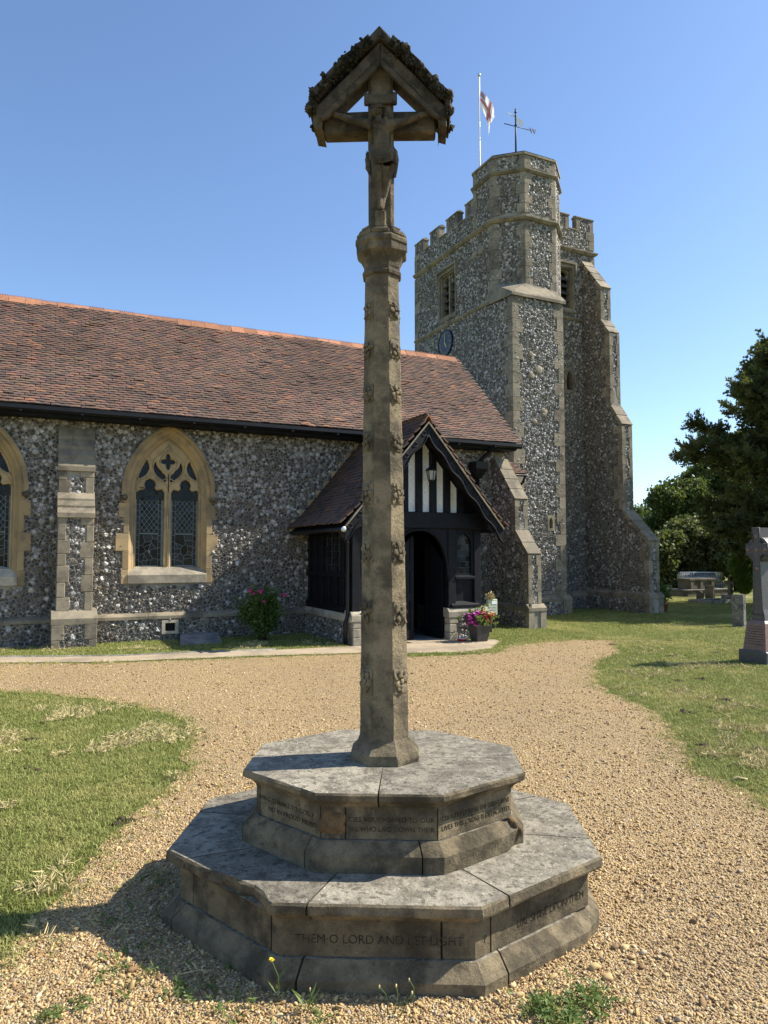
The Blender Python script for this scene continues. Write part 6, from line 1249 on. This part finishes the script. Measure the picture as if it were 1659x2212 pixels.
MB().tube([p+Vector((0, 0, .2)), p+Vector((.02, 0, .7))], [.012, .005], 4).build('stem', MT['bark'], tp)
# weeds round the cross
def weed_stem(label, x, y, h, lean, flowerm=None, n=4):
    p = Vector(at(x, y)); t = thing('weed', label, 'weed', tuple(p)); e = p+Vector((lean*.9, -lean*.43, h)); b = MB(); b.tube([p, p.lerp(e, .5)+Vector((.01, 0, .02)), e], [.0022, .0018, .0014], 5); b.build('stem', MT['weedleaf'], t); b = MB()
    for k in range(n):
        c = p.lerp(e, .1+.5*k/n); a = k*2.2; d = Vector((math.cos(a), math.sin(a), .9)); s_ = d.cross(Vector((0, 0, 1))).normalized()*.004; b.add([c-s_*.5, c+d*.03+s_, c+d*.06, c+d*.03-s_], [(0, 1, 2, 3)], True)
    if n: b.build('leaves', MT['weedleaf'], t)
    if flowerm: flower(t, e, .011, flowerm, 'flower', 3, 8)
    else: MB().blob(e, .0035, 1, 1, .2, sq=(1, 1, 2.2)).build('seed_head', MT['straw'], t)
weed_stem('single yellow flowered weed at the front of the cross base', 604, 2172, .155, -.03, MT['yellow']); weed_stem('short leafy green weed right of the yellow flower', 663, 2195, .09, .01, None, 9)
weed_stem('leftmost thin grass stalk before the lower step', 838, 2196, .1, -.03, None, 0); weed_stem('middle thin grass stalk before the lower step', 852, 2194, .1, .006, None, 1); weed_stem('tallest thin grass stalk before the lower step', 893, 2180, .1, -.015, None, 0); weed_stem('curved grass stalk, rightmost before the lower step', 862, 2200, .085, .045, None, 0)
WEEDSRC = [leaf_cluster(8, .012, .028, .0035, s_+90, .5) for s_ in range(3)]
def weed_patch(label, pts, n, sx, sz=1.):
    c = Vector(at(*pts[len(pts)//2])); t = thing('weed_patch', label, 'weeds', tuple(c)); P = []
    for _ in range(n): a = at(*pts[g.randrange(len(pts))]); P.append((a[0]+g.gauss(0, sx), a[1]+g.gauss(0, sx), a[2]+.006+g.random()*.03*sz))
    scatter('foliage', WEEDSRC, P, nr.uniform(-.5, .5, (n, 3))*np.array([1, 1, 6]), nr.uniform(.5, 1.2, (n, 1))*np.ones((1, 3)), MT['weedleaf'], t, kind='stuff')
weed_patch('bright green weed patch at the bottom right of the gravel', [(1180, 2195), (1230, 2190), (1290, 2175), (1200, 2210)], 170, .045, 1.5); weed_patch('sparse low weeds in the shadow left of the cross steps', [(270, 1990), (300, 2060), (330, 2110), (440, 2130), (340, 1900)], 60, .06); weed_patch('small weeds along the front foot of the cross steps', [(390, 2160), (450, 2175), (520, 2190), (680, 2200)], 50, .04)
weed_patch('tiny weeds on sunlit gravel at bottom left', [(170, 2185), (120, 2200), (230, 2110)], 40, .03)
b = MB(); p = at(1573, 1688); q = at(1615, 1690); b.tube([p, ((p[0]+q[0])/2, (p[1]+q[1])/2, .03), (q[0], q[1], .02)], [.008, .01, .006], 6).build('fallen_stick', MT['straw'], None, label='pale dry stick lying where right lawn meets gravel', cat='stick')
b = MB(); p = Vector(at(445, 2112)); b.tube([p+Vector((-.09, .03, .02)), p+Vector((-.03, .0, .035)), p+Vector((.03, 0, .02))], .0022, 4); b.tube([p+Vector((-.05, .01, .03)), p+Vector((-.07, .05, .05))], .0015, 4); b.tube([p+Vector((-.03, .0, .035)), p+Vector((-.04, .05, .04))], .0015, 4)
b.build('dry_twig', MT['straw'], None, label='pale dry twig on gravel at the edge of the step shadow', cat='twig')
cl_ = [(1322, 1393), (1424, 1431), (1463, 1473), (1515, 1469), (1563, 1515), (1481, 1541), (1521, 1611), (1641, 1624), (1452, 1419), (1443, 1385), (1550, 1412)]
for k, (x, y) in enumerate(cl_):
    p = at(x, y); b = MB()
    for j in range(6): b.blob((p[0]+g.gauss(0, .035), p[1]+g.gauss(0, .03), p[2]+.012), g.uniform(.015, .035), k*7+j, 1, .6, sq=(1.3, 1, .6))
    b.build('turf_clod', MT['soil'], None, label='small dark clod of cut turf on the right-hand lawn', cat='clod', group='clods of turf on the lawn')
for k, (x, y) in enumerate(((275, 1777), (430, 1795), (60, 1668), (68, 1600), (400, 1800))[:4]):
    p = at(x, y); b = MB()
    for j in range(5): b.blob((p[0]+g.gauss(0, .03), p[1]+g.gauss(0, .03), p[2]+.01), g.uniform(.012, .028), k*9+j+50, 1, .6, sq=(1.3, 1, .6))
    b.build('turf_clod', MT['soil'], None, label='small dark clod of cut turf on the left-hand lawn', cat='clod', group='clods of turf on the left lawn')

g = random.Random(31)
for k in range(16):
    p = at(g.uniform(1190, 1400), g.uniform(2030, 2190)) if k < 12 else at(g.uniform(160, 330), g.uniform(1980, 2120)); l2 = (Matrix.Rotation(-CA, 2) @ Vector((p[0]-CC[0], p[1]-CC[1])))
    if math.hypot(l2.x, l2.y/SQ) < 1.08: continue
    MB().blob((p[0], p[1], .012), g.uniform(.01, .019), k, 2, .35, sq=(1.3, .9, .65)).build('loose_stone', MT['pebble'], None, label='larger rounded pebble lying among the gravel near the cross steps', cat='stone', group='larger pebbles near the cross steps')

# ================================================================== GRAVEL STONES AND GRASS
def frustum_pts(n, x0, x1, y0, y1, seed):
    q = np.random.default_rng(seed); P = np.stack([q.uniform(x0, x1, n), q.uniform(y0, y1, n)], 1); d3 = np.concatenate([P, np.zeros((n, 1))], 1)-_c; z = d3 @ _fw; u_ = CX+F*(d3 @ _rt)/np.maximum(z, .1); v_ = CY-F*(d3 @ _up)/np.maximum(z, .1)
    k = (z > 1.2) & (u_ > -1000) & (u_ < 2700) & (v_ < 2900); return P[k], z[k], q
TZ = np.vectorize(tz)
GP = np.array(GRAVEL)
P, z, q = frustum_pts(1900000, -5, 12.5, .6, 13, 1); keep = q.random(len(P)) < np.minimum(1, (2.9/z)**1.9); P, z = P[keep], z[keep]; k = inpoly(P, GRAVEL); loc = P-np.array(CC); ca, sa = math.cos(-CA), math.sin(-CA); lo_ = np.stack([loc[:, 0]*ca-loc[:, 1]*sa, loc[:, 0]*sa+loc[:, 1]*ca], 1); k &= ~inpoly(lo_, [octp(t, 1.0) for t in range(8)]); P, z = P[k], z[k]; n = len(P)
pth = ~inpoly(P, PATH); P, z = P[pth], z[pth]; n = len(P); r_ = q.lognormal(math.log(.0047), .38, n)*(1+.03*np.maximum(0, z-3)); r_ = np.minimum(r_, .017)
scl = np.stack([r_*q.uniform(.9, 1.6, n), r_*q.uniform(.65, 1.05, n), r_*q.uniform(.4, .75, n)], 1); rot = np.stack([q.normal(0, .55, n), q.normal(0, .55, n), q.uniform(0, 6.28, n)], 1); pz = TZ(P[:, 0], P[:, 1])+.006+r_*q.uniform(-.1, .5, n)
PEB = []
for s_ in range(4): b = MB(); b.blob((0, 0, 0), 1, s_+3, 1, .35); PEB.append((b.v, b.f))
tag(scatter('gravel', PEB, np.column_stack([P, pz]), rot, scl, MT['pebble']), 'loose golden gravel covering the drive around the cross', 'gravel', kind='stuff')
def blades(n, seed, hh=.034):
    g = random.Random(seed); v = []; f = []
    for _ in range(n):
        x, y = g.gauss(0, .016), g.gauss(0, .016); a = g.random()*2*PI; h = hh*g.uniform(.5, 1.2); l_ = g.uniform(.15, .9)*h; wx, wy = math.cos(a+PI/2)*.0017, math.sin(a+PI/2)*.0017; dx, dy = math.cos(a)*l_, math.sin(a)*l_; k = len(v)
        v += [(x-wx, y-wy, -.005), (x+wx, y+wy, -.005), (x+dx*.4-wx*.8, y+dy*.4-wy*.8, h*.62), (x+dx*.4+wx*.8, y+dy*.4+wy*.8, h*.62), (x+dx, y+dy, h*(.95-.3*l_/h))]; f += [(k, k+1, k+3, k+2), (k+2, k+3, k+4)]
    return v, f
P, z, q = frustum_pts(1750000, -7, 23, 1.2, 22, 2); keep = q.random(len(P)) < np.minimum(1, (5.2/z)**1.7); P, z = P[keep], z[keep]
jx = P+q.normal(0, .07, P.shape)*(1+(q.random((len(P), 1)) < .2)*2.2); k = ~inpoly(jx, GRAVEL) & ~inpoly(P, PATH); k &= ~((P[:, 1] > 13.74) & (P[:, 0] < 9.9)); k &= ~((P[:, 0] > 4.95) & (P[:, 0] < 7.7) & (P[:, 1] > 11.4)); k &= ~((P[:, 0] > 9.9) & (P[:, 0] < 10.6) & (P[:, 1] > 14.3)); k &= ~((P[:, 0] > 11.5) & (P[:, 1] > 15.7) & (P[:, 0] < 13.4)); k &= ~((P[:, 0] > 13.3) & (P[:, 0] < 16) & (P[:, 1] > 17.1))
k &= ~inpoly(P, [(2.3, 12.8), (3.1, 12.8), (3.2, 13.75), (2.45, 13.75)]); P, z = P[k], z[k]; n = len(P); s_ = q.uniform(.6, 1.15, n)*(1+.045*np.maximum(0, z-5)); 
scatter('grass', [blades(10, 1), blades(10, 2), blades(8, 3), blades(12, 4, .035)], np.column_stack([P, TZ(P[:, 0], P[:, 1])]), np.stack([q.normal(0, .15, n), q.normal(0, .15, n), q.uniform(0, 6.28, n)], 1), np.stack([s_*1.25, s_*1.25, s_*.85], 1), MT['grass'], label='short mown grass with dry straw patches on the lawns', cat='grass', kind='stuff')
kh = np.array([-.13+mnoise.noise(Vector((a*1.3, b_*1.3, 4)))+.6*mnoise.noise(Vector((a*4.5, b_*4.5, 8))) for a, b_ in P]) > .16; kh &= (q.random(len(P)) < .5) & (z < 13); H = P[kh]; n2 = len(H)
scatter('hay_clippings', [blades(7, 11, .06), blades(6, 12, .05), blades(8, 13, .04)], np.column_stack([H, TZ(H[:, 0], H[:, 1])+.022]), np.stack([q.normal(0, 1.1, n2)+1.2, q.normal(0, .5, n2), q.uniform(0, 6.28, n2)], 1), np.repeat(q.uniform(.6, 1.3, (n2, 1)), 3, 1), MT['straw'], label='dry yellow hay clippings strewn in patches over the lawns', cat='hay', kind='stuff')
